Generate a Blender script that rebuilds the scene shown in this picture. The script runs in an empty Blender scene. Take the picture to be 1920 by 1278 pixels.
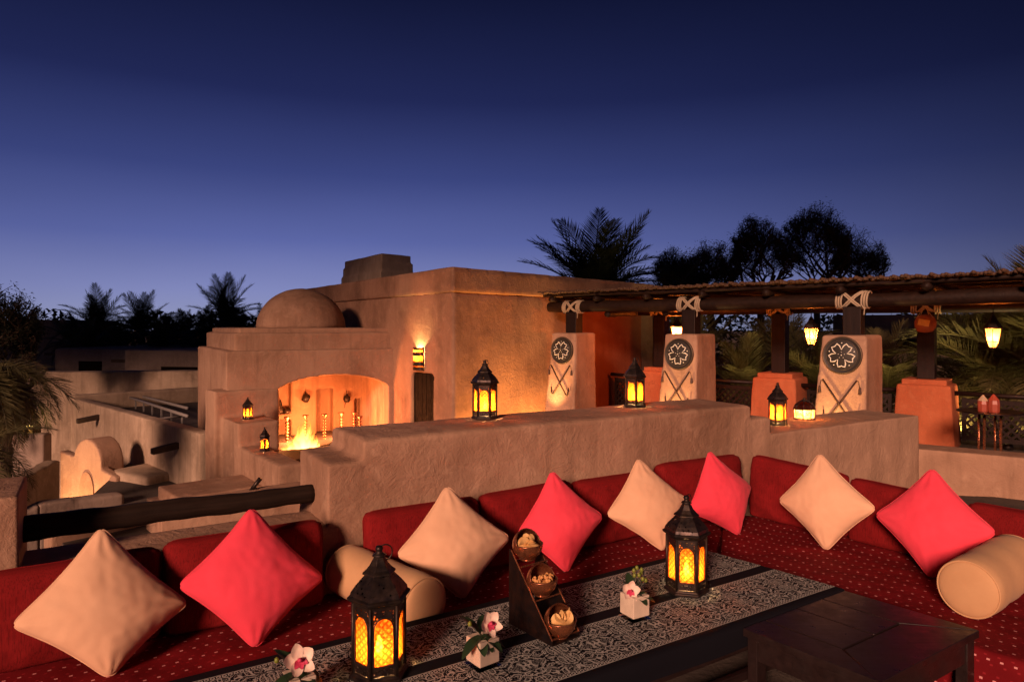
import bpy, math, random
from mathutils import Vector, Matrix, noise
R = math.radians
random.seed(7)
scene = bpy.context.scene
COL = scene.collection

# ------------------------------------------------------------------ camera
HC, F, HOR = 1.45, 1280.0, 612.0           # eye height, focal length in photo pixels, horizon row
cam = bpy.data.cameras.new('camera'); camo = bpy.data.objects.new('camera', cam); COL.objects.link(camo)
cam.sensor_width = 36; cam.lens = 36*F/1920; cam.shift_y = -(639-HOR)/1920
cam.clip_start = .05; cam.clip_end = 2000
camo.location = (0, 0, HC); camo.rotation_euler = (R(90), 0, 0)
scene.camera = camo

# ------------------------------------------------------------------ sky
world = bpy.data.worlds.new('World'); scene.world = world; world.use_nodes = True
wn, wl = world.node_tree.nodes, world.node_tree.links
bg = wn['Background']
tc = wn.new('ShaderNodeTexCoord')
sep = wn.new('ShaderNodeSeparateXYZ'); wl.new(tc.outputs['Generated'], sep.inputs[0])
ramp = wn.new('ShaderNodeValToRGB'); wl.new(sep.outputs['Z'], ramp.inputs[0])
SKY = [(0.0, (.258, .278, .445)), (.05, (.190, .214, .435)), (.12, (.092, .116, .325)), (.21, (.039, .054, .190)),
       (.31, (.0142, .0200, .086)), (.44, (.0056, .0080, .036)), (1.0, (.0032, .0045, .021))]
el = ramp.color_ramp.elements
el[0].position, el[0].color = SKY[0][0], (*SKY[0][1], 1)
el[1].position, el[1].color = SKY[-1][0], (*SKY[-1][1], 1)
for p, c in SKY[1:-1]:
    e = el.new(p); e.color = (*c, 1)
dt = wn.new('ShaderNodeVectorMath'); dt.operation = 'DOT_PRODUCT'
dt.inputs[1].default_value = (-.30, .95, .05)          # the side where the sun went down
wl.new(tc.outputs['Generated'], dt.inputs[0])
mr = wn.new('ShaderNodeMapRange'); mr.inputs['From Min'].default_value = .45; mr.inputs['From Max'].default_value = 1.0
mr.inputs['To Min'].default_value = .26; mr.inputs['To Max'].default_value = 1.0
wl.new(dt.outputs['Value'], mr.inputs['Value'])
mul = wn.new('ShaderNodeVectorMath'); mul.operation = 'SCALE'
wl.new(ramp.outputs['Color'], mul.inputs[0]); wl.new(mr.outputs['Result'], mul.inputs['Scale'])
hz = wn.new('ShaderNodeTexNoise'); hz.inputs['Scale'].default_value = 2.2; hz.inputs['Detail'].default_value = 3.
stc = wn.new('ShaderNodeMapping'); stc.inputs['Scale'].default_value = (1, 1, 4); wl.new(tc.outputs['Generated'], stc.inputs['Vector']); wl.new(stc.outputs['Vector'], hz.inputs['Vector'])
hm = wn.new('ShaderNodeMapRange'); hm.inputs['To Min'].default_value = .90; hm.inputs['To Max'].default_value = 1.10; wl.new(hz.outputs['Fac'], hm.inputs['Value'])
mul2 = wn.new('ShaderNodeVectorMath'); mul2.operation = 'SCALE'; wl.new(mul.outputs['Vector'], mul2.inputs[0]); wl.new(hm.outputs['Result'], mul2.inputs['Scale'])
wl.new(mul2.outputs['Vector'], bg.inputs['Color']); bg.inputs['Strength'].default_value = 1.0

# ------------------------------------------------------------------ low warm sun lamp behind the camera, stands in for strobe key lights
SUN_TO = Vector((.34, .88, -.30))
sl = bpy.data.lights.new('sun', 'SUN'); sl.energy = 4.0; sl.angle = R(11.0); sl.color = (1.0, .55, .38)
so = bpy.data.objects.new('sun', sl); COL.objects.link(so)
so.rotation_euler = SUN_TO.to_track_quat('-Z', 'Y').to_euler()

vs = scene.view_settings
vs.view_transform = 'Standard'; vs.look = 'None'; vs.exposure = .18; vs.gamma = 1
scene.render.engine = 'CYCLES'
cy = scene.cycles
cy.use_denoising = True
cy.max_bounces = 6; cy.diffuse_bounces = 3; cy.transparent_max_bounces = 16; cy.transmission_bounces = 6
cy.sample_clamp_indirect = 4.0; cy.sample_clamp_direct = 0
cy.caustics_reflective = False; cy.caustics_refractive = False
cy.use_light_tree = True

# ------------------------------------------------------------------ frames
def G(px, py, z):
    d = (HC-z)*F/(py-HOR); return Vector(((px-960)/F*d, d, z))
def Dp(px, py, d):
    return Vector(((px-960)/F*d, d, HC-(py-HOR)/F*d))
C0 = Vector((1.50, 4.41, 0))                       # inner corner of the seating
U = Vector((.850, .526, 0)).normalized()           # along the long wall
N = Vector((-U.y, U.x, 0))                         # through the wall, away from the camera
V = Vector((.615, -.788, 0)).normalized()          # along the short side, towards the camera
M = Vector((-V.y, V.x, 0))                         # outwards from the short side
CW = C0 + N*.18
def t_on(origin, direc, px):
    """distance along a line where the picture column px crosses it"""
    r = (px-960)/F
    return (r*origin.y-origin.x)/(direc.x-r*direc.y)
def frame(o, x):
    x = Vector((x.x, x.y, 0)).normalized()
    m = Matrix(((x.x, -x.y, 0, o.x), (x.y, x.x, 0, o.y), (0, 0, 1, o.z), (0, 0, 0, 1)))
    return m

# ------------------------------------------------------------------ mesh builder
class MB:
    def __init__(s): s.v = []; s.f = []
    def add(s, vs_, fs):
        o = len(s.v); s.v += [tuple(p) for p in vs_]; s.f += [tuple(i+o for i in f) for f in fs]; return s
    def box(s, x0, x1, y0, y1, z0, z1):
        return s.add([(x0,y0,z0),(x1,y0,z0),(x1,y1,z0),(x0,y1,z0),(x0,y0,z1),(x1,y0,z1),(x1,y1,z1),(x0,y1,z1)],
                     [(0,3,2,1),(4,5,6,7),(0,1,5,4),(1,2,6,5),(2,3,7,6),(3,0,4,7)])
    def prism(s, pts, z0, z1, top=None):
        n = len(pts); top = top or pts
        zz0 = z0 if isinstance(z0, (list, tuple)) else [z0]*n
        zz1 = z1 if isinstance(z1, (list, tuple)) else [z1]*n
        return s.add([(p[0], p[1], zz0[i]) for i, p in enumerate(pts)]+[(p[0], p[1], zz1[i]) for i, p in enumerate(top)],
                     [tuple(range(n))[::-1], tuple(range(n, 2*n))]+[(i, (i+1) % n, n+(i+1) % n, n+i) for i in range(n)])
    def extr(s, pts, y0, y1):
        """polygon in x,z pushed along y"""
        n = len(pts)
        return s.add([(p[0], y0, p[1]) for p in pts]+[(p[0], y1, p[1]) for p in pts],
                     [tuple(range(n)), tuple(range(n, 2*n))[::-1]]+[(i, n+i, n+(i+1) % n, (i+1) % n) for i in range(n)])
    def tube(s, pts, rad, n=8, cap=True, flat=1.0):
        pts = [Vector(p) for p in pts]; k = len(pts)
        if not isinstance(rad, (list, tuple)): rad = [rad]*k
        vv = []; ff = []
        up = None
        for i, p in enumerate(pts):
            d = (pts[min(i+1, k-1)]-pts[max(i-1, 0)]).normalized()
            if up is None:
                up = Vector((0, 0, 1)) if abs(d.z) < .9 else Vector((1, 0, 0))
            a = d.cross(up)
            if a.length < 1e-5: a = d.orthogonal()
            a.normalize(); b = a.cross(d).normalized(); up = b
            for j in range(n):
                t = 2*math.pi*j/n
                vv.append(p+(a*math.cos(t)+b*math.sin(t)*flat)*rad[i])
        for i in range(k-1):
            for j in range(n):
                ff.append((i*n+j, i*n+(j+1) % n, (i+1)*n+(j+1) % n, (i+1)*n+j))
        if cap:
            ff.append(tuple(range(n))[::-1]); ff.append(tuple((k-1)*n+j for j in range(n)))
        return s.add(vv, ff)
    def bar(s, a, b, w, h, up=(0, 0, 1)):
        a, b, up = Vector(a), Vector(b), Vector(up); d = (b-a).normalized()
        sd = d.cross(up).normalized()*w/2; u2 = sd.cross(d).normalized()*h/2
        vv = [a-sd-u2, a+sd-u2, a+sd+u2, a-sd+u2, b-sd-u2, b+sd-u2, b+sd+u2, b-sd+u2]
        return s.add(vv, [(0,3,2,1),(4,5,6,7),(0,1,5,4),(1,2,6,5),(2,3,7,6),(3,0,4,7)])
    def lathe(s, prof, n=24, c=(0, 0, 0), rot=0, cap=True):
        vv = []; ff = []; k = len(prof)
        for r, z in prof:
            for j in range(n):
                t = 2*math.pi*j/n+rot
                vv.append((c[0]+r*math.cos(t), c[1]+r*math.sin(t), c[2]+z))
        for i in range(k-1):
            for j in range(n):
                ff.append((i*n+j, i*n+(j+1) % n, (i+1)*n+(j+1) % n, (i+1)*n+j))
        if cap:
            if prof[0][0] > 1e-6: ff.append(tuple(range(n))[::-1])
            if prof[-1][0] > 1e-6: ff.append(tuple((k-1)*n+j for j in range(n)))
        return s.add(vv, ff)
    def mesh(s, name, smooth=False):
        me = bpy.data.meshes.new(name); me.from_pydata(s.v, [], s.f); me.update()
        if smooth:
            for p in me.polygons: p.use_smooth = True
        return me
    def build(s, name, mat, parent=None, mw=None, smooth=False, bevel=0, seg=2):
        return link(s.mesh(name, smooth), name, mat, parent, mw, bevel, seg)

def link(me, name, mat, parent=None, mw=None, bevel=0, seg=2):
    o = bpy.data.objects.new(name, me); COL.objects.link(o)
    if mat is not None and not me.materials: me.materials.append(mat)
    if parent: o.parent = parent
    if mw is not None: o.matrix_basis = mw
    if bevel:
        b = o.modifiers.new('bevel', 'BEVEL'); b.width = bevel; b.segments = seg; b.limit_method = 'ANGLE'; b.angle_limit = R(40)
        b.harden_normals = False
    return o
def tag(o, label, cat, group=None, kind=None):
    o['label'] = label; o['category'] = cat
    if group: o['group'] = group
    o['kind'] = kind or 'thing'
    return o
def struct(o, label=None):
    o['kind'] = 'structure'
    if label: o['label'] = label
    return o
def thing(name, label, cat, mw=None, group=None):
    o = bpy.data.objects.new(name, None); COL.objects.link(o); o.empty_display_size = .05
    if mw is not None: o.matrix_basis = mw
    return tag(o, label, cat, group)
def dup(root, mw, label=None, group=None):
    def cp(o, parent):
        c = o.copy(); COL.objects.link(c); c.parent = parent
        if parent is None: c.matrix_basis = mw
        for ch in o.children: cp(ch, c)
        return c
    r = cp(root, None)
    if label: r['label'] = label
    if group: r['group'] = group
    return r
def smooth_obj(o):
    for p in o.data.polygons: p.use_smooth = True
    return o
_tex = {}
def cloudtex(size, depth=3):
    k = (size, depth)
    if k not in _tex:
        t = bpy.data.textures.new('clouds', 'CLOUDS'); t.noise_scale = size; t.noise_depth = depth; _tex[k] = t
    return _tex[k]
def adobe(o, vox=.03, it=4, amp=.02, size=.5, fac=.6):
    """hand-plastered earth: soften every edge and let the faces wave a little"""
    m = o.modifiers.new('union', 'REMESH'); m.mode = 'VOXEL'; m.voxel_size = vox; m.use_smooth_shade = True
    m = o.modifiers.new('soft', 'SMOOTH'); m.factor = fac; m.iterations = it
    m = o.modifiers.new('wave', 'DISPLACE'); m.texture = cloudtex(size); m.strength = amp; m.mid_level = .5; m.texture_coords = 'GLOBAL'
    return o

# ------------------------------------------------------------------ materials
def new_mat(name):
    m = bpy.data.materials.new(name); m.use_nodes = True
    nt = m.node_tree
    return m, nt.nodes, nt.links, nt.nodes['Principled BSDF']
def mixrgb(n, l, fac, a, b, bt='MIX'):
    x = n.new('ShaderNodeMix'); x.data_type = 'RGBA'; x.blend_type = bt
    for sock, val in ((x.inputs['Factor'], fac), (x.inputs[6], a), (x.inputs[7], b)):
        if hasattr(val, 'is_linked'): l.new(val, sock)
        elif isinstance(val, (tuple, list)): sock.default_value = (*val, 1) if len(val) == 3 else val
        else: sock.default_value = val
    return x.outputs[2]
def noise_n(n, l, vec, scale, detail=4, rough=.55, dist=0):
    t = n.new('ShaderNodeTexNoise'); t.inputs['Scale'].default_value = scale; t.inputs['Detail'].default_value = detail
    t.inputs['Roughness'].default_value = rough; t.inputs['Distortion'].default_value = dist
    if vec is not None: l.new(vec, t.inputs['Vector'])
    return t.outputs['Fac']
def maprange(n, l, v, a, b, c=0., d=1.):
    t = n.new('ShaderNodeMapRange'); t.clamp = True
    for i, q in (('From Min', a), ('From Max', b), ('To Min', c), ('To Max', d)): t.inputs[i].default_value = q
    l.new(v, t.inputs['Value']); return t.outputs['Result']
def math_n(n, l, op, a, b=None):
    t = n.new('ShaderNodeMath'); t.operation = op
    for i, q in enumerate((a, b)):
        if q is None: continue
        if hasattr(q, 'is_linked'): l.new(q, t.inputs[i])
        else: t.inputs[i].default_value = q
    return t.outputs[0]
def vecscale(n, l, vec, sc):
    t = n.new('ShaderNodeMapping'); t.inputs['Scale'].default_value = sc; l.new(vec, t.inputs['Vector']); return t.outputs['Vector']
def geo_pos(n): return n.new('ShaderNodeNewGeometry').outputs['Position']
def obj_pos(n): return n.new('ShaderNodeTexCoord').outputs['Object']
def bump(n, l, bs, h, strength, dist=.01, prev=None):
    b = n.new('ShaderNodeBump'); b.inputs['Strength'].default_value = strength; b.inputs['Distance'].default_value = dist
    l.new(h, b.inputs['Height'])
    if prev is not None: l.new(prev, b.inputs['Normal'])
    l.new(b.outputs['Normal'], bs.inputs['Normal']); return b.outputs['Normal']

def plaster(name, base, dark, light, grain=60., streak=1.0):
    m, n, l, bs = new_mat(name)
    p = geo_pos(n)
    big = maprange(n, l, noise_n(n, l, p, 1.3, 5, .6, .3), .35, .68)
    c = mixrgb(n, l, big, dark, base)
    mid = maprange(n, l, noise_n(n, l, p, 6., 6, .65, .8), .52, .75)
    c = mixrgb(n, l, math_n(n, l, 'MULTIPLY', mid, .55), c, light)
    sv = vecscale(n, l, p, (7, 7, .7))
    st = maprange(n, l, noise_n(n, l, sv, 1.0, 5, .6), .5, .8)
    c = mixrgb(n, l, math_n(n, l, 'MULTIPLY', st, .45*streak), c, tuple(q*.62 for q in dark))
    pt = maprange(n, l, noise_n(n, l, p, .55, 3, .5, .2), .50, .56)
    c = mixrgb(n, l, math_n(n, l, 'MULTIPLY', pt, .30), c, light)
    wv_ = noise_n(n, l, p, 3.1, 3, .6)
    mpv = n.new('ShaderNodeVectorMath'); mpv.operation = 'ADD'; l.new(p, mpv.inputs[0])
    cmb = n.new('ShaderNodeCombineXYZ'); l.new(wv_, cmb.inputs[0]); l.new(wv_, cmb.inputs[2]); l.new(cmb.outputs[0], mpv.inputs[1])
    ck = n.new('ShaderNodeTexVoronoi'); ck.feature = 'DISTANCE_TO_EDGE'; ck.inputs['Scale'].default_value = 1.5; l.new(mpv.outputs[0], ck.inputs['Vector'])
    crk = math_n(n, l, 'MULTIPLY', math_n(n, l, 'LESS_THAN', ck.outputs['Distance'], .006), maprange(n, l, noise_n(n, l, p, 1.1, 2, .5), .52, .6))
    c = mixrgb(n, l, math_n(n, l, 'MULTIPLY', crk, .22), c, tuple(q*.35 for q in dark))
    sp = maprange(n, l, noise_n(n, l, p, grain*2.2, 2, .5), .66, .74)
    c = mixrgb(n, l, math_n(n, l, 'MULTIPLY', sp, .35), c, tuple(q*.45 for q in dark))
    l.new(c, bs.inputs['Base Color']); bs.inputs['Roughness'].default_value = .93
    bs.inputs['Specular IOR Level'].default_value = .2
    tr = vecscale(n, l, p, (1, 1, 1))
    h1 = noise_n(n, l, tr, 9., 6, .7, 1.2)
    h2 = noise_n(n, l, p, grain, 4, .6)
    b1 = bump(n, l, bs, h1, .55, .02)
    bump(n, l, bs, h2, .5, .006, b1)
    return m
M_PLASTER = plaster('earth plaster', (.43, .262, .178), (.27, .155, .10), (.53, .345, .24), 60., 1.5)
M_PAV = plaster('red earth plaster', (.37, .23, .155), (.25, .145, .095), (.46, .295, .205), 50., 1.7)
M_TOWER = plaster('ochre plaster', (.37, .205, .13), (.22, .12, .075), (.47, .28, .18), 40)
M_OLD = plaster('weathered plaster', (.50, .375, .275), (.30, .22, .155), (.60, .46, .34), 40, 1.8)
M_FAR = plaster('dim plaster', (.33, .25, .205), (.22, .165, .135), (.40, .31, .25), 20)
M_RED = plaster('terracotta plaster', (.40, .12, .055), (.30, .08, .035), (.46, .17, .085))  # also colours the building panel that stands in for red lantern glow
M_FLOOR = plaster('terrace screed', (.10, .08, .068), (.07, .055, .048), (.13, .105, .09))
M_SAND = plaster('sand', (.12, .09, .065), (.07, .055, .04), (.17, .13, .09), 10)

def fabric(name, col, dark, weave=420., sheen=.06, slub=0.):
    m, n, l, bs = new_mat(name)
    p = obj_pos(n)
    f = maprange(n, l, noise_n(n, l, p, 7., 4, .6), .3, .75)
    c = mixrgb(n, l, f, dark, col)
    if slub:
        s1 = noise_n(n, l, vecscale(n, l, p, (260, 260, 12)), 1., 2, .5)
        c = mixrgb(n, l, math_n(n, l, 'MULTIPLY', maprange(n, l, s1, .45, .7), slub), c, tuple(q*.35 for q in dark))
    l.new(c, bs.inputs['Base Color'])
    bs.inputs['Roughness'].default_value = .9; bs.inputs['Specular IOR Level'].default_value = .15
    bs.inputs['Sheen Weight'].default_value = sheen; bs.inputs['Sheen Roughness'].default_value = .5
    b1 = bump(n, l, bs, noise_n(n, l, p, 6., 3, .5, .6), .12, .02)
    bump(n, l, bs, noise_n(n, l, p, weave, 2, .5), .35, .002, b1)
    return m
M_CREAM = fabric('cream cotton', (.78, .50, .325), (.72, .44, .28))
M_PINK = fabric('coral pink cotton', (.86, .074, .122), (.80, .058, .10))
M_REDF = fabric('dark red slub fabric', (.23, .010, .012), (.18, .008, .009), 300., .0, .6)
M_BOLST = fabric('ochre cotton', (.62, .385, .205), (.56, .335, .175))

def dotted(name):
    m, n, l, bs = new_mat(name)
    p = obj_pos(n)
    sp = n.new('ShaderNodeSeparateXYZ'); l.new(p, sp.inputs[0])
    def dots(a, b, wx, wy, ox=0.):
        yy = math_n(n, l, 'DIVIDE', math_n(n, l, 'ADD', sp.outputs['Y'], sp.outputs['Z']), b)
        row = math_n(n, l, 'FLOOR', yy)
        odd = math_n(n, l, 'MULTIPLY', math_n(n, l, 'MODULO', math_n(n, l, 'ADD', row, 100.), 2.), .5)
        xx = math_n(n, l, 'ADD', math_n(n, l, 'ADD', math_n(n, l, 'DIVIDE', sp.outputs['X'], a), odd), ox)
        fx = math_n(n, l, 'ABSOLUTE', math_n(n, l, 'SUBTRACT', math_n(n, l, 'FRACT', math_n(n, l, 'ADD', xx, 100.)), .5))
        fy = math_n(n, l, 'ABSOLUTE', math_n(n, l, 'SUBTRACT', math_n(n, l, 'FRACT', math_n(n, l, 'ADD', yy, 100.)), .5))
        return math_n(n, l, 'MULTIPLY', math_n(n, l, 'LESS_THAN', fx, wx), math_n(n, l, 'LESS_THAN', fy, wy))
    f = maprange(n, l, noise_n(n, l, p, 5., 4, .6), .3, .75)
    c = mixrgb(n, l, f, (.13, .005, .008), (.185, .007, .011))
    c = mixrgb(n, l, math_n(n, l, 'MULTIPLY', dots(.044, .041, .11, .09, .25), .45), c, (.40, .03, .04))
    c = mixrgb(n, l, dots(.044, .082, .125, .052), c, (.66, .28, .28))
    l.new(c, bs.inputs['Base Color']); bs.inputs['Roughness'].default_value = .85
    bs.inputs['Specular IOR Level'].default_value = .12
    b1 = bump(n, l, bs, noise_n(n, l, p, 6., 3, .5, .5), .3, .02)
    bump(n, l, bs, noise_n(n, l, p, 380., 2, .5), .3, .002, b1)
    return m
M_DOT = dotted('red dotted seat fabric')

def wood(name, c1, c2, rough=.45, scale=(3, 40, 40), bstr=.25):
    m, n, l, bs = new_mat(name)
    p = obj_pos(n)
    g = noise_n(n, l, vecscale(n, l, p, scale), 1., 6, .65, .6)
    c = mixrgb(n, l, maprange(n, l, g, .3, .72), c1, c2)
    l.new(c, bs.inputs['Base Color'])
    rr = maprange(n, l, noise_n(n, l, p, 14., 4, .6), .3, .7, rough-.1, rough+.15); l.new(rr, bs.inputs['Roughness'])
    bump(n, l, bs, g, bstr, .004)
    return m
M_TABLE = wood('dark lacquered wood', (.012, .007, .007), (.024, .013, .012), .34)
M_LOG = wood('weathered log', (.010, .0055, .004), (.028, .016, .011), .8, (2, 40, 40), 1.0)
M_LOG.node_tree.nodes['Principled BSDF'].inputs['Specular IOR Level'].default_value = .15
M_POLE = wood('pergola pole', (.010, .005, .0035), (.026, .012, .008), .55, (2, 22, 22), .8)
M_POST = wood('dark post', (.008, .004, .0035), (.018, .008, .006), .5, (22, 22, 2), .5)
M_REED = wood('reed', (.045, .022, .012), (.11, .056, .03), .7, (3, 30, 30), .3)
for m_ in (M_POST, M_POLE): m_.node_tree.nodes['Principled BSDF'].inputs['Specular IOR Level'].default_value = .2
M_DOOR = wood('brown door wood', (.007, .004, .003), (.014, .008, .005), .7, (30, 30, 2), .4)

M_DOOR.node_tree.nodes['Principled BSDF'].inputs['Specular IOR Level'].default_value = .04
def metal(name, col, rough=.45, pierced=0., scale=95., patina=(.02, .018, .022)):
    m, n, l, bs = new_mat(name)
    p = obj_pos(n)
    f = maprange(n, l, noise_n(n, l, p, 22., 5, .65), .35, .7)
    l.new(mixrgb(n, l, f, patina, col), bs.inputs['Base Color'])
    bs.inputs['Metallic'].default_value = .8
    l.new(maprange(n, l, noise_n(n, l, p, 40., 4, .6), .3, .7, rough-.12, rough+.18), bs.inputs['Roughness'])
    bump(n, l, bs, noise_n(n, l, p, 60., 4, .6), .35, .002)
    if pierced:
        v = n.new('ShaderNodeTexVoronoi'); v.inputs['Scale'].default_value = scale; v.inputs['Randomness'].default_value = .55
        l.new(p, v.inputs['Vector'])
        hole = math_n(n, l, 'LESS_THAN', v.outputs['Distance'], pierced)
        tr = n.new('ShaderNodeBsdfTransparent'); mx = n.new('ShaderNodeMixShader')
        l.new(hole, mx.inputs[0]); l.new(bs.outputs[0], mx.inputs[1]); l.new(tr.outputs[0], mx.inputs[2])
        l.new(mx.outputs[0], n['Material Output'].inputs['Surface'])
    return m
M_IRON = metal('antique iron', (.075, .05, .035))
M_PIERCE = metal('pierced iron', (.075, .05, .035), .45, .36, 95.)
M_ROOFI = metal('pierced roof iron', (.075, .05, .04), .4, .21, 60.)
M_COPPER = metal('dark copper', (.50, .19, .09), .22, 0, 0, (.30, .11, .055))
M_COPPER.node_tree.nodes['Bump'].inputs['Strength'].default_value = .06
M_BRONZE = metal('dark bronze', (.06, .03, .022), .4)
M_SILVER = metal('copper plated', (.42, .17, .09), .3, 0, 0, (.2, .075, .04))

def amber(name, tint=(1.0, .50, .13), tr=.56, scale=70.):
    m, n, l, bs = new_mat(name)
    n.remove(bs)
    p = obj_pos(n)
    sp = n.new('ShaderNodeSeparateXYZ'); l.new(p, sp.inputs[0])
    h = math_n(n, l, 'ADD', sp.outputs['X'], sp.outputs['Y'])
    d1 = math_n(n, l, 'SINE', math_n(n, l, 'MULTIPLY', math_n(n, l, 'ADD', h, sp.outputs['Z']), 260.))
    d2 = math_n(n, l, 'SINE', math_n(n, l, 'MULTIPLY', math_n(n, l, 'SUBTRACT', h, sp.outputs['Z']), 260.))
    pat = math_n(n, l, 'MAXIMUM', d1, d2)
    nz = noise_n(n, l, p, 90., 4, .6)
    pat2 = maprange(n, l, math_n(n, l, 'ADD', pat, math_n(n, l, 'MULTIPLY', nz, 1.6)), .7, 1.9)
    col = mixrgb(n, l, pat2, tuple(q*.95 for q in tint), (tint[0]*.62, tint[1]*.42, tint[2]*.4))
    t1 = n.new('ShaderNodeBsdfTransparent'); l.new(col, t1.inputs[0])
    t2 = n.new('ShaderNodeBsdfTranslucent'); l.new(col, t2.inputs[0])
    bp = n.new('ShaderNodeBump'); bp.inputs['Strength'].default_value = .9; bp.inputs['Distance'].default_value = .006
    l.new(math_n(n, l, 'ADD', math_n(n, l, 'MULTIPLY', pat, .4), math_n(n, l, 'MULTIPLY', nz, 1.5)), bp.inputs['Height'])
    l.new(bp.outputs['Normal'], t2.inputs['Normal'])
    mx = n.new('ShaderNodeMixShader'); mx.inputs[0].default_value = 1-tr
    l.new(t1.outputs[0], mx.inputs[1]); l.new(t2.outputs[0], mx.inputs[2])
    g = n.new('ShaderNodeBsdfGlossy'); g.inputs['Roughness'].default_value = .25
    mx2 = n.new('ShaderNodeMixShader'); mx2.inputs[0].default_value = .04
    l.new(mx.outputs[0], mx2.inputs[1]); l.new(g.outputs[0], mx2.inputs[2])
    l.new(mx2.outputs[0], n['Material Output'].inputs['Surface'])
    return m
M_AMBER = amber('amber glass')
M_WARMGLASS = amber('frosted warm glass', (1.0, .46, .15), .5)

def emit(name, col, st):
    m, n, l, bs = new_mat(name); n.remove(bs)
    e = n.new('ShaderNodeEmission'); e.inputs[0].default_value = (*col, 1); e.inputs[1].default_value = st
    l.new(e.outputs[0], n['Material Output'].inputs['Surface']); return m
M_FLAME = emit('candle flame', (1.0, .66, .30), 160.)
def flat(name, col, rough=.6, spec=.3, metal_=0., sss=0.):
    m, n, l, bs = new_mat(name)
    p = obj_pos(n)
    f = maprange(n, l, noise_n(n, l, p, 18., 4, .6), .3, .7)
    l.new(mixrgb(n, l, f, tuple(q*.8 for q in col), col), bs.inputs['Base Color'])
    bs.inputs['Roughness'].default_value = rough; bs.inputs['Specular IOR Level'].default_value = spec
    bs.inputs['Metallic'].default_value = metal_
    return m
M_WAX = flat('candle wax', (.85, .72, .5), .5)
M_ROPE = flat('cream rope', (.46, .36, .25), .9)
M_BONE = flat('white bone inlay', (.82, .78, .7), .5)
M_SHIELD = flat('dark tooled leather', (.030, .026, .024), .5)
M_SHRIM = flat('dark brass', (.12, .085, .055), .4, .5, .5)
M_CANE = flat('dark cane', (.06, .028, .018), .5)
M_GRAVEL = plaster('roof gravel', (.09, .07, .065), (.06, .05, .045), (.13, .1, .09), 30)
M_PIPE = flat('pale pipe', (.24, .22, .21), .6)
M_SPOUT = flat('dark timber spout', (.05, .032, .022), .8)
M_WHITEP = flat('cream filler', (.80, .66, .52), .6)
M_TAG = flat('yellow paper tag', (.75, .5, .18), .8)
M_REDGLASS = flat('red glazed mosaic', (.36, .07, .04), .35, .5)
M_BASKET = flat('woven rattan', (.34, .11, .05), .8)
M_CHIP = flat('golden crisp', (.80, .50, .20), .6)
M_NUT = flat('roasted nut', (.72, .36, .13), .55)
M_BERRY = flat('green berry', (.20, .24, .035), .35, .5)
M_LEAFD = flat('dark glossy leaf', (.025, .05, .022), .35, .5)
M_PETALC = flat('orchid lip', (.65, .06, .14), .5)
def petal_mat():
    m, n, l, bs = new_mat('orchid petal')
    p = obj_pos(n)
    c = mixrgb(n, l, maprange(n, l, noise_n(n, l, p, 60., 3, .5), .35, .7), (.80, .60, .50), (.85, .70, .58))
    l.new(c, bs.inputs['Base Color']); bs.inputs['Roughness'].default_value = .55
    bs.inputs['Subsurface Weight'].default_value = .15; bs.inputs['Subsurface Radius'].default_value = (.01, .006, .004)
    return m
M_PETAL = petal_mat()
def leafmat(name, c1, c2):
    m, n, l, bs = new_mat(name)
    p = geo_pos(n)
    c = mixrgb(n, l, maprange(n, l, noise_n(n, l, p, 3., 3, .6), .3, .7), c1, c2)
    l.new(c, bs.inputs['Base Color']); bs.inputs['Roughness'].default_value = .6; bs.inputs['Specular IOR Level'].default_value = .3
    return m
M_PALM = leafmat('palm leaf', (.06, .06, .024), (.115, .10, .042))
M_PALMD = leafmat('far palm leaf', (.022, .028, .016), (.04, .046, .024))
M_ACACIA = leafmat('acacia leaf', (.018, .022, .014), (.035, .04, .022))
M_BARK = plaster('bark', (.09, .06, .04), (.05, .035, .025), (.13, .09, .06), 30)
def glassmat():
    m, n, l, bs = new_mat('clear glass')
    bs.inputs['Transmission Weight'].default_value = 1; bs.inputs['Roughness'].default_value = .02
    bs.inputs['IOR'].default_value = 1.45; bs.inputs['Base Color'].default_value = (.95, .95, .95, 1)
    # thin glass lets straight light through
    tr = n.new('ShaderNodeBsdfTransparent'); mx = n.new('ShaderNodeMixShader'); fr = n.new('ShaderNodeLayerWeight'); gl = n.new('ShaderNodeBsdfGlossy')
    gl.inputs['Roughness'].default_value = .03; fr.inputs[0].default_value = .12
    l.new(fr.outputs[0], mx.inputs[0]); l.new(tr.outputs[0], mx.inputs[1]); l.new(gl.outputs[0], mx.inputs[2])
    l.new(mx.outputs[0], n['Material Output'].inputs['Surface']); return m
M_GLASS = glassmat()

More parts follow.
